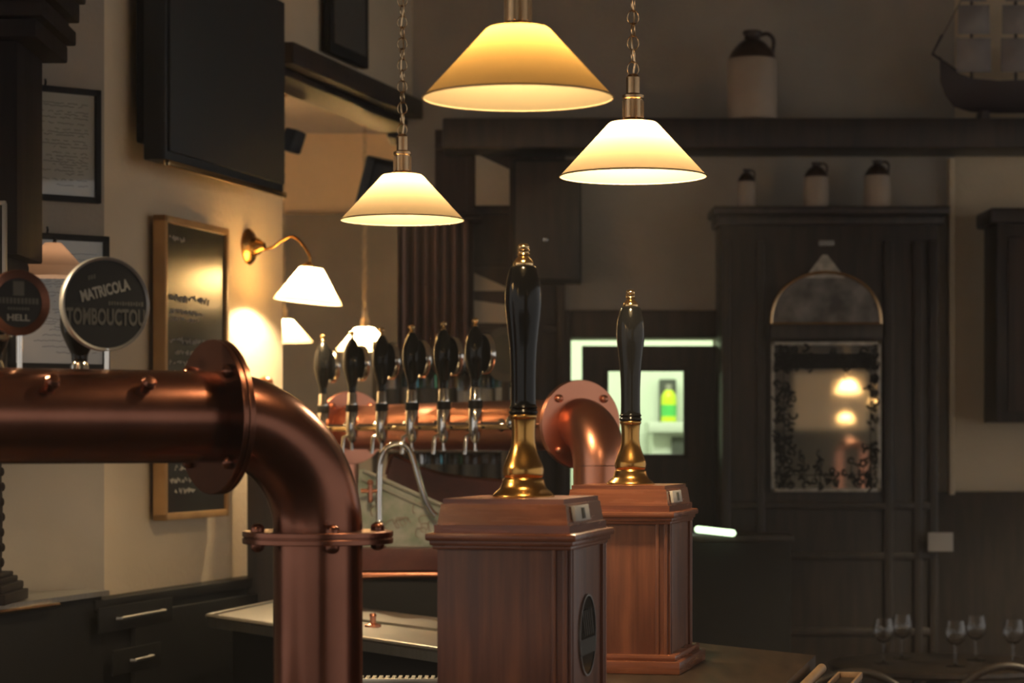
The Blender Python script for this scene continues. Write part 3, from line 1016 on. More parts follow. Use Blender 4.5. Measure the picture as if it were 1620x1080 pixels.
mp = Matrix.Translation((PX, 0.0, 0))
obj('pedestal', lathe(NB(), smooth_prof([(50 * K, yp(787)), (50 * K, yp(784.5)), (46 * K, yp(780)), (38 * K, yp(773)), (34.5 * K, yp(765)), (33 * K, yp(759)), (30.5 * K, yp(756)), (32.5 * K, yp(752)), (33 * K, yp(744)), (32 * K, yp(738)), (28.5 * K, yp(729)), (24 * K, yp(718)), (20 * K, yp(704)), (18.8 * K, yp(690)), (19.2 * K, yp(672)), (20.5 * K, yp(662)), (22 * K, yp(660)), (22 * K, yp(656)), (20 * K, yp(655))], 3), 40, mp), M['brass'], pump)
hd = obj('pump_handle', lathe(NB(), smooth_prof([(21.5 * K, yp(655)), (23.5 * K, yp(651)), (21 * K, yp(647)), (23 * K, yp(643)), (20.5 * K, yp(638)), (20 * K, yp(610)), (20.5 * K, yp(580)), (22 * K, yp(550)),
                                              (25 * K, yp(520)), (28.5 * K, yp(490)), (29.5 * K, yp(470)), (28 * K, yp(448)), (24 * K, yp(430)), (20 * K, yp(419)), (16 * K, yp(417))], 4), 40, mp), M['black'], pump)
obj('handle_finial', lathe(NB(), smooth_prof([(15 * K, yp(418)), (16 * K, yp(414)), (14.5 * K, yp(409)), (11 * K, yp(405)), (8.5 * K, yp(402)), (10 * K, yp(399)), (8.6 * K, yp(396)), (10 * K, yp(392)), (8.6 * K, yp(390)),
                                              (9.4 * K, yp(386)), (6 * K, yp(382)), (0, yp(381))], 3), 28, mp), M['brass_pol'], hd)

# position: pedestal column at px 828 -> d = 4.03 ; the photograph's second pump is its twin further along the bar
rotm = Matrix.Rotation(PUMP_ROT, 3, 'Z')


def pump_at(px, d):
    ped = Vector(((px - CX) / F * d, d, ZB))
    off = rotm @ Vector((PX, 0, 0))
    return ped - off


pump.location = pump_at(828, 4.05)
pump2 = dup(pump, pump_at(997.5, 5.27), PUMP_ROT, 'second black-handled brass hand pump, on the box in front of the door', 'beer hand pumps', skip=('pump_clip',))

# ------------------------------------------------------------------ stainless worktop below the far font
wt = thing('steel_worktop', 'stainless steel worktop with raised rim on the staff side of the bar', 'worktop', (0, 0, 0))
pa, pb, pc, pd_ = (-.868, 6.85), (-.13, 5.66), (-.05, 6.2), (-.70, 7.62)
bm = NB()
prism(bm, [pa, pb, pc, pd_], ZB - .035, ZB - .004)
obj('worktop_slab', bm, M['steel'], wt)
bm = NB()
for (q0, q1) in ((pa, pb), (pd_, pa)):
    tube(bm, [Vector((*q0, ZB - .004)), Vector((*q1, ZB - .004))], .007, 8)
obj('worktop_rim', bm, M['steel'], wt)
bm = NB()
prism(bm, [(-.80, 6.88), (-.15, 5.80), (-.08, 6.18), (-.68, 7.5)], 0, ZB - .035)
obj('worktop_base', bm, M['blackmatt'], wt)
bm = NB()
prism(bm, [(-.62, 6.95), (-.20, 6.30), (-.12, 6.55), (-.55, 7.25)], ZB - .006, ZB + .003)
obj('drain_grille', bm, M['steel'], wt)
p = W(590, 978, 6.45)
t = thing('copper_spigot', 'tiny copper spigot standing on the steel worktop', 'spigot', (p.x, p.y, ZB - .004))
obj('spigot_base', lathe(NB(), [(.022, 0), (.022, .006), (.010, .010), (0, .011)], 18), M['copper'], t)
obj('spigot_post', lathe(NB(), [(.008, .006), (.008, .028), (.010, .030), (.007, .036), (0, .037)], 16), M['copper'], t)

# drip rail glimpsed beside the nearer pump
p0, p1 = W(545, 1072, 5.0), W(700, 1070, 5.0)
t = thing('drip_tray', 'narrow patterned metal drip tray beside the nearer pump box', 'drip tray', ((p0.x + p1.x) / 2, 5.0, p0.z - .012))
ln = p1.x - p0.x
obj('tray_pan', box(NB(), (0, 0, 0), (ln, .09, .018), .003), M['blackmatt'], t)
bm = NB()
for i in range(15):
    box(bm, (-ln / 2 + ln * (i + .5) / 15, 0, .011), (ln / 15 * .6, .085, .005), .001)
box(bm, (0, -.044, .009), (ln, .005, .012), .001)
obj('tray_grille', bm, M['steel'], t)
t = thing('staff_shelf', 'black staff shelf unit below the drip tray', 'shelf', ((p0.x + p1.x) / 2, 5.03, 0))
obj('shelf_unit', box(NB(), (0, 0, (p0.z - .021) / 2), (ln * .98, .16, p0.z - .021), .004), M['blackmatt'], t)

# ------------------------------------------------------------------ low back-bar run with copper edge, screen post and gooseneck
p0, p1 = W(452, 865, 7.10), W(706, 915, 7.10)
t = thing('back_bar_shelf', 'dark red low shelf board with a shiny copper edge behind the worktop', 'shelf', ((p0.x + p1.x) / 2, 7.10, 0))
wd = p1.x - p0.x
zt_, zb_ = W(0, 866, 7.10).z, W(0, 902, 7.10).z
obj('shelf_board', box(NB(), (0, .05, (zt_ + zb_) / 2), (wd, .13, zt_ - zb_), .003), M['leather'], t)
obj('copper_edge', tube(NB(), [Vector((-wd / 2, .0, W(0, 909, 7.10).z)), Vector((wd / 2, .0, W(0, 909, 7.10).z))], .0125, 16), M['copper'], t)
obj('shelf_base', box(NB(), (wd / 2 - .135, .05, (zb_ - .028) / 2), (.27, .08, zb_ - .028), .003), M['blackmatt'], t)

pz = W(392, 905, 7.74)
pt = W(392, 618, 7.80)
t = thing('screen_post', 'dark wooden screen post with a copper ball on top', 'post', (W(420, 0, 7.76).x, 7.76, 0))
hw = .052
obj('post_body', box(NB(), (0, 0, (pt.z) / 2), (2 * hw * 1.1, .04, pt.z), .004), M['darkwood'], t)
obj('post_finial', ball(NB(), (0, 0, pt.z + .022), .026, 20), M['copper'], t)

# gooseneck tap
d_ = 7.10
g = lambda x, y: W(x, y, d_)
base = g(600, 838)
t = thing('gooseneck_tap', 'slim chrome gooseneck tap arching over the worktop', 'tap', (base.x, base.y, W(0, 866, 7.10).z + .001))
pts = curve_pts([g(600, 861), g(600, 838), g(600, 760), g(602, 730), g(612, 709), g(630, 701), g(646, 709), g(655, 730), g(662, 755), g(672, 788), g(681, 806), g(690, 816)], 5)
obj('neck_pipe', tube(NB(), [p_ - Vector(t.location) for p_ in pts], .0088, 12), M['chrome'], t)
bm = NB()
c = g(600, 834) - Vector(t.location)
lathe(bm, [(.011, -.02), (.014, -.008), (.014, .008), (.010, .02)], 16, Matrix.Translation(c))
lathe(bm, [(.02, 0), (.022, .004), (.012, .012)], 16, Matrix.Translation((0, 0, 0)))
obj('neck_ferrule', bm, M['chrome'], t)
bm = NB()
c = g(586, 776) - Vector(t.location)
tube(bm, [c + Vector((-.028, 0, 0)), c + Vector((.028, 0, 0))], .006, 10)
tube(bm, [c + Vector((0, 0, -.028)), c + Vector((0, 0, .024))], .007, 10)
ball(bm, c + Vector((0, 0, .024)), .010, 10)
ball(bm, c + Vector((0, 0, -.028)), .008, 10)
obj('cross_valve', bm, M['copper'], t)

# printed card leaning on the shelf, maroon bolster behind it
d_ = 7.14
bm = NB()
poly = [(560, 864.5), (700, 864.5), (700, 797), (575, 742), (568, 742)]
fr = [W(x, y, d_) for x, y in poly]
lo_ = [bm.verts.new(p_) for p_ in fr]
hi_ = [bm.verts.new(p_ + Vector((0, .012, 0))) for p_ in fr]
bm.faces.new(lo_)
bm.faces.new(hi_[::-1])
for i in range(5):
    bm.faces.new((lo_[i], hi_[i], hi_[(i + 1) % 5], lo_[(i + 1) % 5]))
t = thing('printed_panel', 'pale green printed panel with sloping top on the low shelf', 'panel', (0, 0, 0))
obj('panel_board', bm, M['enamel'], t)
bm = NB()
tube(bm, [W(575, 744, d_ - .008), W(702, 800, d_ - .008)], .006, 8)
tube(bm, [W(572, 758, d_ - .008), W(702, 815, d_ - .008)], .003, 8)
obj('panel_beading', bm, M['paper'], t)
bm = NB()
for i in range(10):
    c = W(RND.uniform(585, 685), RND.uniform(800, 850), d_ - .003)
    tube(bm, [c + Vector((.016 * math.cos(a_ * .6), 0, .016 * math.sin(a_ * .6))) * RND.uniform(.7, 1.2) for a_ in range(8)], .0016, 5)
obj('panel_print', bm, M['stone'], t)

d_ = 7.86
up_ = [(612, 752), (622, 722), (640, 729), (660, 739), (682, 747), (712, 754), (745, 758), (780, 761), (830, 764)]
dn_ = [(x_, 934) for x_, y_ in up_]
bm = NB()
rings = []
for (xa_, ya_), (xb_, yb_) in zip(up_, dn_):
    a_, b_ = W(xa_, ya_, d_), W(xb_, yb_, d_)
    rings.append([a_, a_ + Vector((0, .05, -.01)), b_ + Vector((0, .07, 0)), b_ + Vector((0, .03, 0)), (a_ + b_) / 2 + Vector((0, -.02, 0))])
loft(bm, rings)
t = thing('leather_bolster', 'curved oxblood leather bolster behind the printed panel', 'bolster', (0, 0, 0))
obj('bolster_cushion', bm, M['leather'], t)
bm = NB()
tube(bm, curve_pts([W(x, y - 1, d_ + .02) for x, y in up_], 3), .008, 8)
obj('bolster_piping', bm, M['copper_dull'], t)

# ------------------------------------------------------------------ bottle shelf behind the far font
t = thing('bottle_shelf', 'slim two-tier dark bottle shelf with a chrome front rail behind the taps', 'shelf', (W(715, 0, 9.2).x, 9.2, 0))
wx = 250 / F * 9.2
zs1, zs2 = W(0, 664, 9.2).z, W(0, 772, 9.2).z
obj('shelf_board', box(NB(), (0, .05, zs1 - .012), (wx, .22, .024), .004), M['darkwood'], t)
obj('shelf_board', box(NB(), (0, .05, zs2 - .012), (wx, .22, .024), .004), M['darkwood'], t)
for s_ in (-1, 1):
    obj('shelf_upright', box(NB(), (s_ * (wx / 2 - .01), .05, (zs1 + .3) / 2), (.02, .22, zs1 + .3), .003), M['darkwood'], t)
obj('front_rail', tube(NB(), [Vector((-wx / 2 + .02, -.07, W(0, 713, 9.12).z)), Vector((wx / 2 - .02, -.07, W(0, 713, 9.12).z))], .009, 10), M['chrome'], t)
kinds = [('clear', M['glass']), ('amber', M['glass_amber']), ('green', M['glass_green']), ('blue-green', M['glass_teal'])]


def bottle(x, y, z, h, mt, label, k):
    t = thing('bottle', label, 'bottle', (x, y, z + .002), 0, 'bottles on the shelf behind the taps')
    r = .034 * k
    obj('bottle_glass', lathe(NB(), smooth_prof([(0, .001), (r, .001), (r * 1.02, .02), (r, h * .58), (r * .8, h * .68), (r * .38, h * .78), (r * .36, h * .95), (r * .42, h * .96), (r * .40, h)], 3), 20), mt, t)
    obj('bottle_label', lathe(NB(), [(r * 1.03, h * .18), (r * 1.03, h * .45)], 20, caps=False), M['paper' if RND.random() < .5 else 'dimprint'], t)
    obj('bottle_cap', lathe(NB(), [(r * .44, h * .93), (r * .44, h + .004), (0, h + .006)], 14), M['brass_dull'], t)


ords = ['first', 'second', 'third', 'fourth', 'fifth', 'sixth', 'seventh']
for lev, z_, n_ in (('upper', zs1, 7), ('lower', zs2, 6)):
    for i in range(n_):
        kn, mt = kinds[(i * 3 + (1 if lev == 'lower' else 0)) % 4]
        bottle(W(618 + i * 30 + (8 if lev == 'lower' else 0), 0, 9.2).x, 9.2 + .03 * (i % 2), z_, RND.uniform(.24, .29) if lev == 'upper' else .20, mt,
               f'{kn} glass bottle, {ords[i]} along the {lev} tier of the shelf behind the taps', RND.uniform(.90, 1.02))

# round sign behind the tall pump
p = W(800, 560, 8.6)
t = thing('round_sign', 'grey-green oval bar sign standing behind the tall hand pump', 'sign', (p.x, p.y, 0))
obj('sign_disc', lathe(NB(), [(0, 0), (.075, 0), (.078, .004), (.078, .010), (0, .010)], 40, Matrix.Translation((0, 0, p.z)) @ z_to((0, -1, 0)) @ Matrix.Diagonal((1, 1.28, 1, 1))), M['dimprint'], t)
obj('sign_face', lathe(NB(), [(0, .010), (.056, .010), (.056, .013), (0, .013)], 40, Matrix.Translation((0, 0, p.z)) @ z_to((0, -1, 0)) @ Matrix.Diagonal((1, 1.28, 1, 1))), M['kdark'], t)
obj('sign_stand', box(NB(), (0, .02, (p.z - .08) / 2), (.03, .03, p.z - .08), .004), M['darkwood'], t)

# ------------------------------------------------------------------ middle background: post, speakers, curtain, panelling
px_ = W(658, 0, 9.25)
t = thing('wooden_post', 'dark square wooden post with a wide cap carrying the ceiling beam', 'post', (px_.x, 9.95, 0))
zc_ = W(0, 222, 9.95).z
obj('post_shaft', box(NB(), (0, 0, zc_ / 2), (60 / F * 9.95, .16, zc_), .006), M['panelwood'], t)
obj('post_cap', box(NB(), (-.005, 0, zc_ + .012), (104 / F * 9.95, .26, .03), .006), M['panelwood'], t)
obj('post_head', box(NB(), (0, 0, (zc_ + .027 + 3.4) / 2), (.14, .15, 3.4 - zc_ - .027), .006), M['panelwood'], t)

for (px0, py0, w_, h_, rz, rx, d__, lb, br) in ((598, 300, 50, 95, .35, .30, 9.7, 'tilted black loudspeaker fixed to the wooden post', .14),
                                                (463, 223, 26, 36, .9, .25, 9.2, 'small black loudspeaker jutting out past the television', .0)):
    c = W(px0, py0, d__)
    t = thing('loudspeaker', lb, 'loudspeaker', c, rz)
    rt = Matrix.Rotation(rx, 4, 'X') @ Matrix.Rotation(.16, 4, 'Y')
    s_ = d__ / F
    obj('speaker_box', box(NB(), (0, 0, 0), (w_ * s_, w_ * s_ * .9, h_ * s_), .008, rt), M['blackmatt'], t)
    obj('speaker_grille', xform(box(NB(), (0, -w_ * s_ * .45, 0), (w_ * s_ * .86, .012, h_ * s_ * .9), .004), rt), M['screen'], t)
    obj('speaker_bracket', tube(NB(), [Vector((0, w_ * s_ * .4, 0)), Vector((.05, .14 + w_ * s_ * .4, .02)), Vector((.12, .22, .02))], .010, 8), M['blackmatt'], t)

# curtain
t = thing('curtain', 'brown draped curtain hanging between the wooden post and the shelves', 'curtain', (0, 9.42, 0))
bm = NB()
xa_, xb_ = W(629, 0, 9.42).x, W(748, 0, 9.42).x
n_ = 140
zt_, zb_ = W(0, 350, 9.42).z, .08
top_, bot_ = [], []
fr, bk = [], []
for i in range(n_ + 1):
    u_ = i / n_
    x_ = xa_ + (xb_ - xa_) * u_
    y_ = .035 * math.sin(u_ * 2 * PI * 7.5) + .012 * math.sin(u_ * 41)
    fr.append((bm.verts.new((x_, y_, zt_)), bm.verts.new((x_, y_ * 1.4, zb_))))
    bk.append((bm.verts.new((x_, y_ + .006, zt_)), bm.verts.new((x_, y_ * 1.4 + .006, zb_))))
for i in range(n_):
    bm.faces.new((fr[i][0], fr[i + 1][0], fr[i + 1][1], fr[i][1]))
    bm.faces.new((bk[i][0], bk[i][1], bk[i + 1][1], bk[i + 1][0]))
    bm.faces.new((fr[i][0], bk[i][0], bk[i + 1][0], fr[i + 1][0]))
    bm.faces.new((fr[i][1], fr[i + 1][1], bk[i + 1][1], bk[i][1]))
for i in (0, n_):
    bm.faces.new((fr[i][0], fr[i][1], bk[i][1], bk[i][0]))
obj('drape', bm, M['curtain'], t, ang=80)
obj('curtain_pole', tube(NB(), [Vector((xa_ - .08, 0, zt_ + .012)), Vector((xb_ + .03, 0, zt_ + .012))], .014, 12), M['darkwood'], t)

# dark panelling on the back wall left of the door, with pale recess panels
xl, xr = W(688, 0, 9.55).x, W(894, 0, 9.55).x - .02
t = thing('wall_panelling', 'dark wood wall panelling with pale inset panels behind the tall pump', 'panelling', (0, 9.57, 0))
o1 = [(752, 243, 808, 325, 26), (750, 432, 800, 460, 22), (750, 475, 806, 511, 8), (750, 532, 800, 560, 6)]
zt_ = W(0, 205, 9.55).z
obj('panel_board', box(NB(), ((xl + xr) / 2, 0, zt_ / 2), (xr - xl, .04, zt_), .004), M['panelwood'], t)
for (x0, y0, x1, y1, dy) in o1:
    c = [W(x0, y0, 9.55), W(x1, y0 + dy, 9.55), W(x1, y1, 9.55), W(x0, y1, 9.55)]
    bm = NB()
    a_ = [bm.verts.new((v.x, -.028, v.z)) for v in c]
    b_ = [bm.verts.new((v.x, -.012, v.z)) for v in c]
    bm.faces.new(a_)
    bm.faces.new(b_[::-1])
    for i in range(4):
        bm.faces.new((a_[i], b_[i], b_[(i + 1) % 4], a_[(i + 1) % 4]))
    obj('inset_panel', bm, M['plaster'], t)
bm = NB()
for px in (744, 812, 850, 888):
    box(bm, (W(px, 0, 9.55).x, -.026, zt_ / 2), (.030, .02, zt_ - .02), .004)
for py in (232, 335, 420, 520, 660):
    box(bm, ((xl + xr) / 2, -.024, W(0, py, 9.55).z), (xr - xl, .016, .022), .004)
obj('panel_moulding', bm, M['panelwood'], t)

# black cupboard high on the panelling
a_, b_ = W(812, 254, 9.4), W(920, 447, 9.4)
t = thing('hanging_cupboard', 'black hanging cupboard on the panelling between two pendant lamps', 'cupboard', ((a_.x + b_.x) / 2, 9.42, b_.z))
obj('cupboard_body', box(NB(), (0, .02, (a_.z - b_.z) / 2), (b_.x - a_.x, .16, a_.z - b_.z), .005), M['blackmatt'], t)
dr_ = obj('cupboard_door', box(NB(), (0, -.065, (a_.z - b_.z) / 2), (b_.x - a_.x - .02, .014, a_.z - b_.z - .02), .004), M['darkwood'], t)
obj('glint_ball', ball(NB(), (-.008, -.080, W(0, 381, 9.4).z - b_.z), .012, 12), M['chrome'], dr_)  # chrome ball standing in for a reflected glint on the dark cupboard

# pictures over the beam on the left
for (x0, y1, w_, h_, lb) in ((517, 82, .42, .55, 'dark framed picture on the wall above the ceiling beam'),):
    q, tt = on_wall(x0, .03)
    t = thing('framed_picture', lb, 'picture', (q.x, q.y, W(0, y1, q.y).z), WALL_ROT)
    obj('picture_frame', box(NB(), (w_ / 2, .0, .2), (w_, .03, .40), .006), M['blackmatt'], t)
    obj('picture_sheet', box(NB(), (w_ / 2, -.014, .2), (w_ - .08, .006, .32)), M['dimprint'], t)

# ------------------------------------------------------------------ mantel beam with jug and ship
zb1, zb0 = W(0, 186, 9.3).z, W(0, 234, 9.3).z
xm0, xm1 = W(700, 0, 9.3).x, W(1503, 0, 9.3).x + 1.5
struct('trim_6', box(NB(), ((xm0 + xm1) / 2, 9.44, (zb0 + zb1) / 2), (xm1 - xm0, .28, zb1 - zb0), .01), M['darkwood'])


def jug(px, ytop, ybase, d, k_w, label, zbase):
    h = (ybase - ytop) / F * d
    t = thing('stoneware_jug', label, 'jug', (W(px, 0, d).x, d, zbase), 0)
    r = k_w / F * d
    obj('jug_body', lathe(NB(), smooth_prof([(0, 0), (r * .97, 0), (r, h * .05), (r, h * .60), (r * .97, h * .68)], 3), 32), M['stone'], t)
    obj('jug_shoulder', lathe(NB(), smooth_prof([(r * .975, h * .675), (r * .85, h * .76), (r * .55, h * .86), (r * .34, h * .90), (r * .32, h * .95), (r * .38, h * .96), (r * .38, h), (r * .22, h)], 3), 32), M['stonetop'], t)
    obj('jug_handle', tube(NB(), curve_pts([(r * .30, 0, h * .95), (r * .62, 0, h * .97), (r * .86, 0, h * .90), (r * .82, 0, h * .76), (r * .80, 0, h * .73)]), r * .085, 8), M['stonetop'], t)
    return t


jug(1190, 46, 186, 9.36, 39, 'large two-tone stoneware jug on the mantel beam', zb1)

# model ship
p = W(1575, 186, 9.36)
t = thing('model_ship', 'dark model sailing ship on the mantel beam', 'model ship', (p.x, p.y, zb1))
s_ = 9.36 / F
bm = NB()
rings = []
for (x_, zk, zt2, hw_) in ((-88, 60, 100, 1), (-80, 38, 88, 6), (-66, 20, 74, 14), (-40, 12, 62, 22), (0, 10, 58, 26), (60, 10, 60, 26), (110, 14, 72, 22), (140, 26, 90, 14)):
    ring = [Vector((x_ * s_, -hw_ * s_, zt2 * s_)), Vector((x_ * s_, -hw_ * .8 * s_, (zk + (zt2 - zk) * .45) * s_)), Vector((x_ * s_, 0, zk * s_)),
            Vector((x_ * s_, hw_ * .8 * s_, (zk + (zt2 - zk) * .45) * s_)), Vector((x_ * s_, hw_ * s_, zt2 * s_))]
    rings.append(ring)
loft(bm, rings)
obj('hull', bm, M['hull'], t)
bm = NB()
box(bm, (-20 * s_, 0, 6 * s_), (14 * s_, 40 * s_, 12 * s_), .003)
box(bm, (70 * s_, 0, 6 * s_), (14 * s_, 40 * s_, 12 * s_), .003)
obj('stand', bm, M['hull'], t)
obj('bowsprit', tube(NB(), [Vector((-60 * s_, 0, 76 * s_)), Vector((-100 * s_, 0, 104 * s_)), Vector((-84 * s_, 0, 134 * s_))], .006, 8), M['hull'], t)
for x_ in (-38, 32, 90):
    obj('mast', tube(NB(), [Vector((x_ * s_, 0, 50 * s_)), Vector((x_ * s_, 0, 250 * s_))], .006, 8), M['hull'], t)
for x_ in (-38, 32, 90):
    for (z0_, z1_, hw_) in ((74, 128, 27), (134, 180, 25), (186, 224, 20)):
        bm = NB()
        g_ = []
        for j in range(5):
            row = []
            for i in range(7):
                u_, v_ = i / 6 * 2 - 1, j / 4
                row.append(Vector(((x_ + 2 + u_ * hw_) * s_, (-8 - 12 * math.sin(v_ * PI) * (1 - u_ * u_)) * s_, (z0_ + (z1_ - z0_) * v_) * s_)))
            g_.append(row)
        f_ = [[bm.verts.new(v) for v in r_] for r_ in g_]
        b_ = [[bm.verts.new(v + Vector((0, .003, 0))) for v in r_] for r_ in g_]
        for j in range(4):
            for i in range(6):
                bm.faces.new((f_[j][i], f_[j][i + 1], f_[j + 1][i + 1], f_[j + 1][i]))
                bm.faces.new((b_[j][i], b_[j + 1][i], b_[j + 1][i + 1], b_[j][i + 1]))
        obj('sail', bm, M['sail'], t)
obj('rigging', tube(NB(), [Vector((-99 * s_, 0, 104 * s_)), Vector((-38 * s_, 0, 220 * s_)), Vector((32 * s_, 0, 245 * s_))], .002, 5), M['hull'], t)

# ------------------------------------------------------------------ tall cabinet with arched mirror
xa_, xb_ = W(1142, 0, 9.3).x, W(1488, 0, 9.3).x
zt_ = W(0, 338, 9.3).z
YC = 9.30
cab = thing('mirror_cabinet', 'tall dark wooden cabinet holding an arched etched mirror', 'cabinet', ((xa_ + xb_) / 2, YC, 0))
cw = xb_ - xa_
obj('cabinet_body', box(NB(), (0, .17, zt_ / 2), (cw, .24, zt_), .006), M['darkwood'], cab)
bm = NB()
box(bm, (0.004, .15, zt_ + .015), (cw + .07, .30, .03), .006)
box(bm, (0.002, .16, zt_ - .02), (cw + .035, .27, .04), .01)
obj('cabinet_cornice', bm, M['darkwood'], cab)
bm = NB()
for px in (1150, 1205, 1408, 1455, 1480):
    box(bm, (W(px, 0, YC).x - (xa_ + xb_) / 2, .045, zt_ * .49), (.035, .03, zt_ * .94), .008)
for py in (800, 880, 1000):
    box(bm, (0, .045, W(0, py, YC).z), (cw - .03, .026, .03), .006)
obj('cabinet_moulding', bm, M['darkwood'], cab)

mx0, mx1 = W(1221, 0, 9.28).x, W(1395, 0, 9.28).x
mz0, mz1 = W(0, 778, 9.28).z, W(0, 540, 9.28).z
mcx, mw, mh = (mx0 + mx1) / 2, mx1 - mx0, mz1 - mz0
YM = 9.31
mir = thing('arched_mirror', 'etched pub mirror with a domed top on the dark cabinet', 'mirror', (mcx, YM, mz0))
obj('mirror_glass', box(NB(), (0, 0, mh / 2), (mw, .012, mh), .0), M['mirror'], mir)
bm = NB()
e = .013
for (cx_, cz_, sx_, sz_) in ((-mw / 2 + e / 2, mh / 2, e, mh), (mw / 2 - e / 2, mh / 2, e, mh), (0, mh - e / 2, mw, e), (0, e / 2, mw, e)):
    box(bm, (cx_, -.008, cz_), (sx_, .004, sz_), .001)
obj('etched_border', bm, M['frost'], mir)
etch = [NB() for _ in range(4)]            # dark scrollwork painted inside the border
for i in range(230):
    side = RND.random()
    u_ = RND.random()
    if side < .30:
        q_, x_, z_ = 0, -mw / 2 + .015 + RND.random() ** 1.5 * .075, u_ * mh
    elif side < .52:
        q_, x_, z_ = 1, mw / 2 - .015 - RND.random() ** 1.6 * .045, u_ * mh
    elif side < .72:
        q_, x_, z_ = 2, (u_ - .5) * mw * .92, mh - .018 - RND.random() * .085
    else:
        q_, x_, z_ = 3, (u_ - .5) * mw * .92, .018 + RND.random() ** 1.4 * .13
    z_ = min(max(z_, .02), mh - .02)
    x_ = min(max(x_, -mw / 2 + .02), mw / 2 - .02)
    r_ = RND.uniform(.007, .019)
    n_ = RND.randint(5, 9)
    a0_ = RND.uniform(0, 6.28)
    sp_ = ((-mw / 2 + .05, z_), (mw / 2 - .04, z_), (x_, mh - .055), (x_, .065))[q_]
    tube(etch[q_], [Vector((sp_[0], -.0075, sp_[1])), Vector((sp_[0] * .5 + x_ * .5 + .004, -.0075, sp_[1] * .5 + z_ * .5 + .004))], .0015, 4)
    tube(etch[q_], [Vector((sp_[0] * .5 + x_ * .5 + .004, -.0075, sp_[1] * .5 + z_ * .5 + .004)), Vector((x_ + r_ * math.cos(a0_), -.0075, z_ + r_ * math.sin(a0_)))], .0015, 4)
    tube(etch[q_], [Vector((x_ + r_ * (1 - k_ / 14) * math.cos(a0_ + k_ * .7), -.0075, z_ + r_ * (1 - k_ / 14) * math.sin(a0_ + k_ * .7))) for k_ in range(n_)], RND.uniform(.003, .006), 5)
for e_, (ax_, az_, bx_, bz_) in zip(etch, ((-mw / 2 + .05, .02, -mw / 2 + .05, mh - .02), (mw / 2 - .04, .02, mw / 2 - .04, mh - .02), (-mw * .46, mh - .055, mw * .46, mh - .055), (-mw * .46, .065, mw * .46, .065))):
    tube(e_, [Vector((ax_, -.0075, az_)), Vector((bx_, -.0075, bz_))], .002, 5)
    obj('etched_pattern', e_, M['blackmatt'], mir)
obj('etched_band', box(NB(), (0, -.0075, mh - .075), (mw * .80, .003, .06)), M['blackmatt'], mir)
dz0 = W(0, 512, 9.28).z - mz0
dz1 = W(0, 430, 9.28).z - mz0
bm = NB()
n_ = 28
o_, i_ = [], []
for k_ in range(n_ + 1):
    a_ = PI * k_ / n_
    sx_ = .92 if True else 1
    x_, z_ = mw / 2 * math.cos(a_), dz0 + (dz1 - dz0) * math.sin(a_) ** .85
    o_.append((bm.verts.new((x_, -.010, z_))))
    i_.append((bm.verts.new((x_, .006, z_))))
bm.faces.new(o_)
bm.faces.new(i_[::-1])
for k_ in range(n_ + 1):
    j_ = (k_ + 1) % (n_ + 1)
    bm.faces.new((o_[k_], i_[k_], i_[j_], o_[j_]))
obj('dome_panel', bm, M['domeglass'], mir)
bm = NB()
tube(bm, [Vector((mw / 2 * math.cos(PI * k_ / n_), -.010, dz0 + (dz1 - dz0) * math.sin(PI * k_ / n_) ** .85)) for k_ in range(n_ + 1)], .007, 8)
tube(bm, [Vector((-mw / 2, -.01, dz0)), Vector((mw / 2, -.01, dz0))], .007, 8)
obj('dome_moulding', bm, M['brass_dull'], mir)
obj('transom', box(NB(), (0, -.006, (mh + dz0) / 2 + .004), (mw + .01, .03, dz0 - mh - .012), .004), M['darkwood'], mir)
zf = W(0, 402, 9.28).z - mz0
bm = NB()
prism(bm, [(-.082, -.012), (.074, -.012), (.074, .006), (-.082, .006)], dz1 - .022, zf, .12, (-.004, -.003))
obj('finial', bm, M['frost'], mir)
obj('finial_knob', box(NB(), (.002, -.004, zf + .045), (.06, .02, .022), .006), M['grey'], mir)

# small jugs on top of the cabinet
for (px, yt, kw, lb) in ((1181, 275, 15, 'slim dark bottle-shaped jug at the door end of the cabinet top'),
                         (1291, 264, 20, 'small brown stoneware jug in the middle of the cabinet top'),
                         (1388, 261, 21, 'small pale-bodied jug above the mirror, at the wall end of the cabinet top')):
    j_ = jug(px, yt, 338, 9.42, kw, lb, zt_ + .03)
    j_['group'] = 'jugs on the cabinet'
# right-hand dark settle / wall cupboard
a_, b_ = W(1566, 335, 9.4), W(1566, 668, 9.4)
t = thing('wall_cupboard', 'black wall cupboard at the picture edge beyond the pale trim', 'cupboard', (a_.x + .35, 9.45, b_.z))
obj('cupboard_body', box(NB(), (.0, .04, (a_.z - b_.z) / 2), (.66, .26, a_.z - b_.z), .006), M['darkwood'], t)
obj('cupboard_cornice', box(NB(), (.0, .03, a_.z - b_.z - .02), (.72, .30, .06), .01), M['darkwood'], t)
obj('cupboard_door', box(NB(), (.0, -.096, (a_.z - b_.z) / 2 - .03), (.58, .014, (a_.z - b_.z) - .14), .006), M['panelwood'], t)
tag(obj('wall_sign', box(NB(), (0, 0, 0), (40 / F * 9.2, .006, 30 / F * 9.2), .001), M['card'], None, W(1488, 857, 9.26)), 'small pale card fixed low on the dark cabinet, below the trim', 'sign')

# ------------------------------------------------------------------ glowing streak standing in for the kitchen light's reflection
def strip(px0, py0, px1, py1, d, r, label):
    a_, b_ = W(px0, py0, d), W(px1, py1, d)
    t = thing('reflection_streak', label, 'reflection streak', a_)
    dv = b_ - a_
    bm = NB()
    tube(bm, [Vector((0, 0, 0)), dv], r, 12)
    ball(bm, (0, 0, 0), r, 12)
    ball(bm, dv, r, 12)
    obj('streak_glow', bm, M['tube'], t)
    obj('streak_backing', tube(NB(), [Vector((0, .022, 0)), dv + Vector((0, .022, 0))], .012, 8), M['blackmatt'], t)


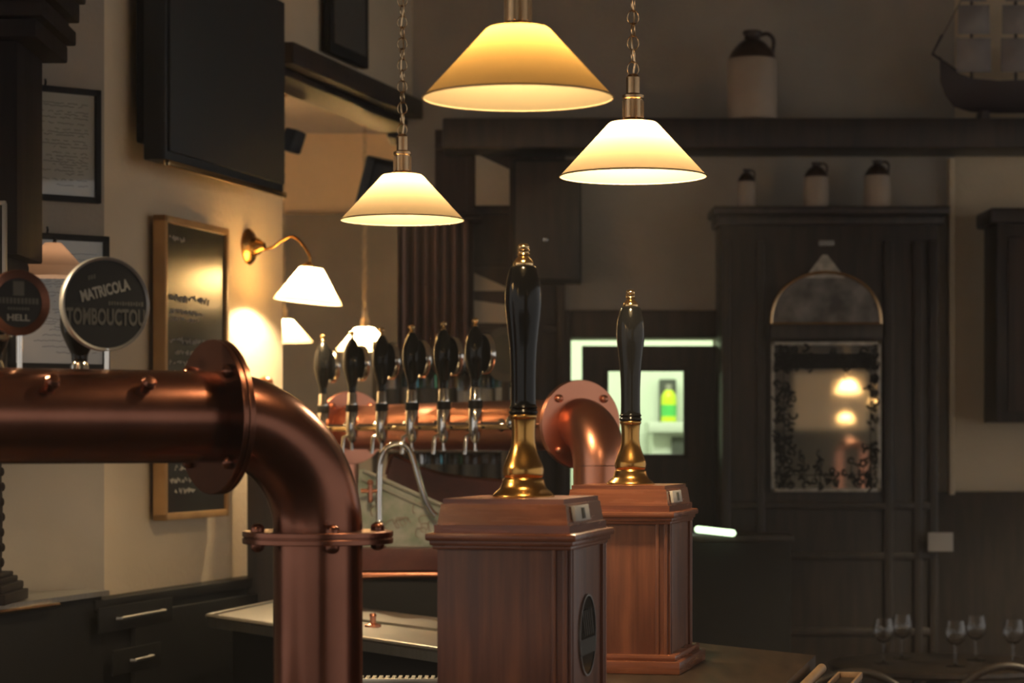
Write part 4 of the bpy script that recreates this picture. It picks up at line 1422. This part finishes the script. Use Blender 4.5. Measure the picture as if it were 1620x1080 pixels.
strip(1104, 837, 1159, 843, 9.0, .012, 'slanting green-white glowing streak for the reflected kitchen light below the door')
# low cupboard that carries the streak
t = thing('low_cupboard', 'black low cupboard under the slanting reflection streak', 'cupboard', (W(1150, 0, 9.15).x, 9.15, 0))
obj('cupboard_body', box(NB(), (0, 0, .62), (.46, .24, 1.22), .006), M['blackmatt'], t)
obj('cupboard_top', box(NB(), (0, 0, 1.24), (.48, .25, .025), .005), M['darkwood'], t)

# ------------------------------------------------------------------ dining corner, lower right
def glass_stem(loc, label):
    t = thing('wine_glass', label, 'wine glass', loc, 0, 'glasses on the corner table')
    obj('glass_bowl', lathe(NB(), smooth_prof([(.004, .075), (.020, .082), (.036, .105), (.038, .130), (.031, .165)], 3) + [(.0295, .165)] + smooth_prof([(.0295, .165), (.0362, .130), (.034, .106), (.018, .085), (0, .080)], 3), 24, caps=False), M['glass'], t)
    obj('glass_stem', lathe(NB(), smooth_prof([(.034, .0), (.033, .003), (.006, .007), (.0038, .03), (.0038, .07), (.006, .076)], 3), 20), M['glass'], t)


TZ = .80
tx, ty = W(1490, 0, 8.75).x, 8.75
t = thing('corner_table', 'dark round pub table set with glasses in the corner', 'table', (tx, ty, 0))
obj('table_top', lathe(NB(), [(0, TZ - .03), (.40, TZ - .03), (.41, TZ - .02), (.41, TZ - .006), (.40, TZ), (0, TZ)], 48), M['darkwood'], t)
obj('table_pedestal', lathe(NB(), smooth_prof([(.05, .05), (.045, .2), (.06, .35), (.04, .55), (.06, TZ - .03)], 4), 24), M['darkwood'], t)
obj('table_foot', lathe(NB(), [(0, 0), (.24, 0), (.24, .02), (.08, .055), (0, .055)], 32), M['blackmatt'], t)
k_ = 0
for (dx, dy, wh) in ((-.22, -.05, 'at the cabinet end of the corner table'), (-.12, .15, 'behind the others on the corner table'), (0.02, -.16, 'at the front of the corner table'),
                     (.14, .08, 'in the middle of the corner table'), (.24, -.10, 'at the wall end of the corner table')):
    glass_stem((tx + dx, ty + dy, TZ), 'clear stemmed wine glass ' + wh)


def chair(loc, rz, label):
    t = thing('bentwood_chair', label, 'chair', loc, rz, 'chairs in the corner')
    obj('seat', lathe(NB(), [(0, .44), (.19, .44), (.20, .45), (.20, .462), (.19, .47), (0, .465)], 36), M['darkwood'], t)
    pts = [Vector((-.18, .10, .46))] + [Vector((-.19 * math.cos(PI * i / 12), .15 + .03 * math.sin(PI * i / 12), .72 + .19 * math.sin(PI * i / 12))) for i in range(13)] + [Vector((.18, .10, .46))]
    obj('backrest', tube(NB(), curve_pts(pts, 3), .013, 10), M['darkwood'], t)
    obj('backrest_hoop', tube(NB(), curve_pts([Vector((-.10, .12, .46))] + [Vector((-.11 * math.cos(PI * i / 8), .15 + .02 * math.sin(PI * i / 8), .66 + .12 * math.sin(PI * i / 8))) for i in range(9)] + [Vector((.10, .12, .46))], 3), .010, 8), M['darkwood'], t)
    for sx_ in (-1, 1):
        for sy_ in (-1, 1):
            obj('leg', tube(NB(), [Vector((sx_ * .14, sy_ * .14, .44)), Vector((sx_ * .19, sy_ * .19, 0))], [.016, .011], 10), M['darkwood'], t)
    return t


ch = chair((W(1365, 0, 7.4).x, 7.4, 0), 2.9, 'dark bentwood chair with its hooped back beside the bar corner')
dup(ch, (W(1560, 0, 7.6).x, 7.6, 0), 3.3, 'dark bentwood chair drawn up in front of the corner table')
t = thing('oak_tray', 'small oak tray with raised edges on a dark stand just off the bar corner', 'tray', (.723, 5.21, 1.075), PUMP_ROT)
obj('tray_base', box(NB(), (0, 0, 0), (.052, .24, .010), .002), M['bartop'], t)
for sx_ in (-1, 1):
    obj('tray_edge', box(NB(), (sx_ * .0245, 0, .010), (.006, .24, .014), .002), M['nosing'], t)
obj('tray_edge', box(NB(), (0, .118, .010), (.052, .006, .014), .002), M['nosing'], t)
obj('tray_stand', box(NB(), (0, 0, -.5415), (.03, .16, 1.065), .003), M['blackmatt'], t)

# ------------------------------------------------------------------ the room behind the camera, seen in the mirror
def back(px, py, dv):
    p = W(px, py, dv)
    return Vector((p.x, 2 * (YM - .006) - p.y, p.z))


q0, q1 = back(1256, 589, 27.5), back(1372, 680, 27.5)
struct('wall_rear', box(NB(), ((q0.x + q1.x) / 2, q0.y - .1, 1.7), (5.0, .15, 3.4)), M['darkwood'])
struct('trim_9', box(NB(), ((q0.x + q1.x) / 2, q0.y, (q0.z + q1.z) / 2), (q1.x - q0.x, .05, q0.z - q1.z)), M['plaster'])
# its upper part is boarded over in dark wood; dado below
struct('trim_7', box(NB(), ((q0.x + q1.x) / 2, q0.y + .01, (q0.z + 3.4) / 2), (4.6, .06, 3.4 - q0.z), .01), M['darkwood'])
struct('trim_8', box(NB(), ((q0.x + q1.x) / 2, q0.y + .02, q1.z / 2), (4.6, .08, q1.z), .01), M['blackmatt'])
pendant(back(1342, 621, 24.8), 'cream pendant lamp reflected uppermost in the arched mirror', watts=80)
pendant(back(1338, 668, 26.0), 'low cream pendant lamp reflected lower in the arched mirror', watts=30, r=.105, h=.085, top=.045)
pendant(back(1392, 640, 25.5), 'cream pendant lamp reflected at the etched edge of the arched mirror', watts=30)
c = back(1347, 745, 24.0)
t = thing('beer_font', 'copper pipe arch reflected low down in the arched mirror', 'beer font', (c.x, c.y, 0))
hz_ = c.z + .16
obj('arch_pipe', tube(NB(), [Vector((.12 * math.cos(PI * i / 20), 0, hz_ + .12 * math.sin(PI * i / 20))) for i in range(21)], .035, 16), M['copper'], t)
for sx_ in (-1, 1):
    obj('riser', tube(NB(), [Vector((sx_ * .12, 0, 0.002)), Vector((sx_ * .12, 0, hz_))], .035, 16), M['copper'], t)

# ------------------------------------------------------------------ light
def area(name, loc, size, energy, color, rot=(0, 0, 0)):
    li = bpy.data.lights.new(name, 'AREA')
    li.energy, li.color, li.shape, li.size, li.size_y = energy, color, 'RECTANGLE', size[0], size[1]
    o = bpy.data.objects.new(name, li)
    COL.objects.link(o)
    o.location = loc
    o.rotation_euler = rot
    return o


area('kitchen_light', ((kx0 + kx1) / 2, 10.9, 2.66), (1.0, .3), 16, (.90, 1.0, .74))

w = bpy.data.worlds.new('world')
SC.world = w
w.use_nodes = True
bg = w.node_tree.nodes['Background']
bg.inputs['Color'].default_value = (.60, .575, .55, 1)
bg.inputs['Strength'].default_value = 0.60

hz, nt, b_, out_ = new_mat('thin_haze')
nt.nodes.remove(b_)
vs_ = nt.nodes.new('ShaderNodeVolumeScatter')
vs_.inputs['Color'].default_value = (1, .97, .93, 1)
vs_.inputs['Density'].default_value = 0.0036
vs_.inputs['Anisotropy'].default_value = 0.2
nt.links.new(vs_.outputs[0], out_.inputs['Volume'])
o = obj('haze', box(NB(), (1.0, 3.0, 1.7), (12.8, 24.8, 3.38)), hz)
o['kind'] = 'structure'

# ------------------------------------------------------------------ camera
cam = bpy.data.cameras.new('camera')
co = bpy.data.objects.new('camera', cam)
COL.objects.link(co)
co.location = (0, 0, EYE)
co.rotation_euler = (PI / 2, 0, 0)
cam.sensor_width = 36
cam.lens = F / 1620 * 36
cam.shift_y = (HY - 540) / 1620
cam.clip_end = 100
cam.dof.use_dof = True
cam.dof.focus_distance = 4.9
cam.dof.aperture_fstop = 5.6
SC.camera = co

SC.view_settings.view_transform = 'Standard'
SC.view_settings.look = 'None'
SC.view_settings.gamma = 1.0
SC.view_settings.exposure = 0.9
SC.view_settings.use_curve_mapping = False
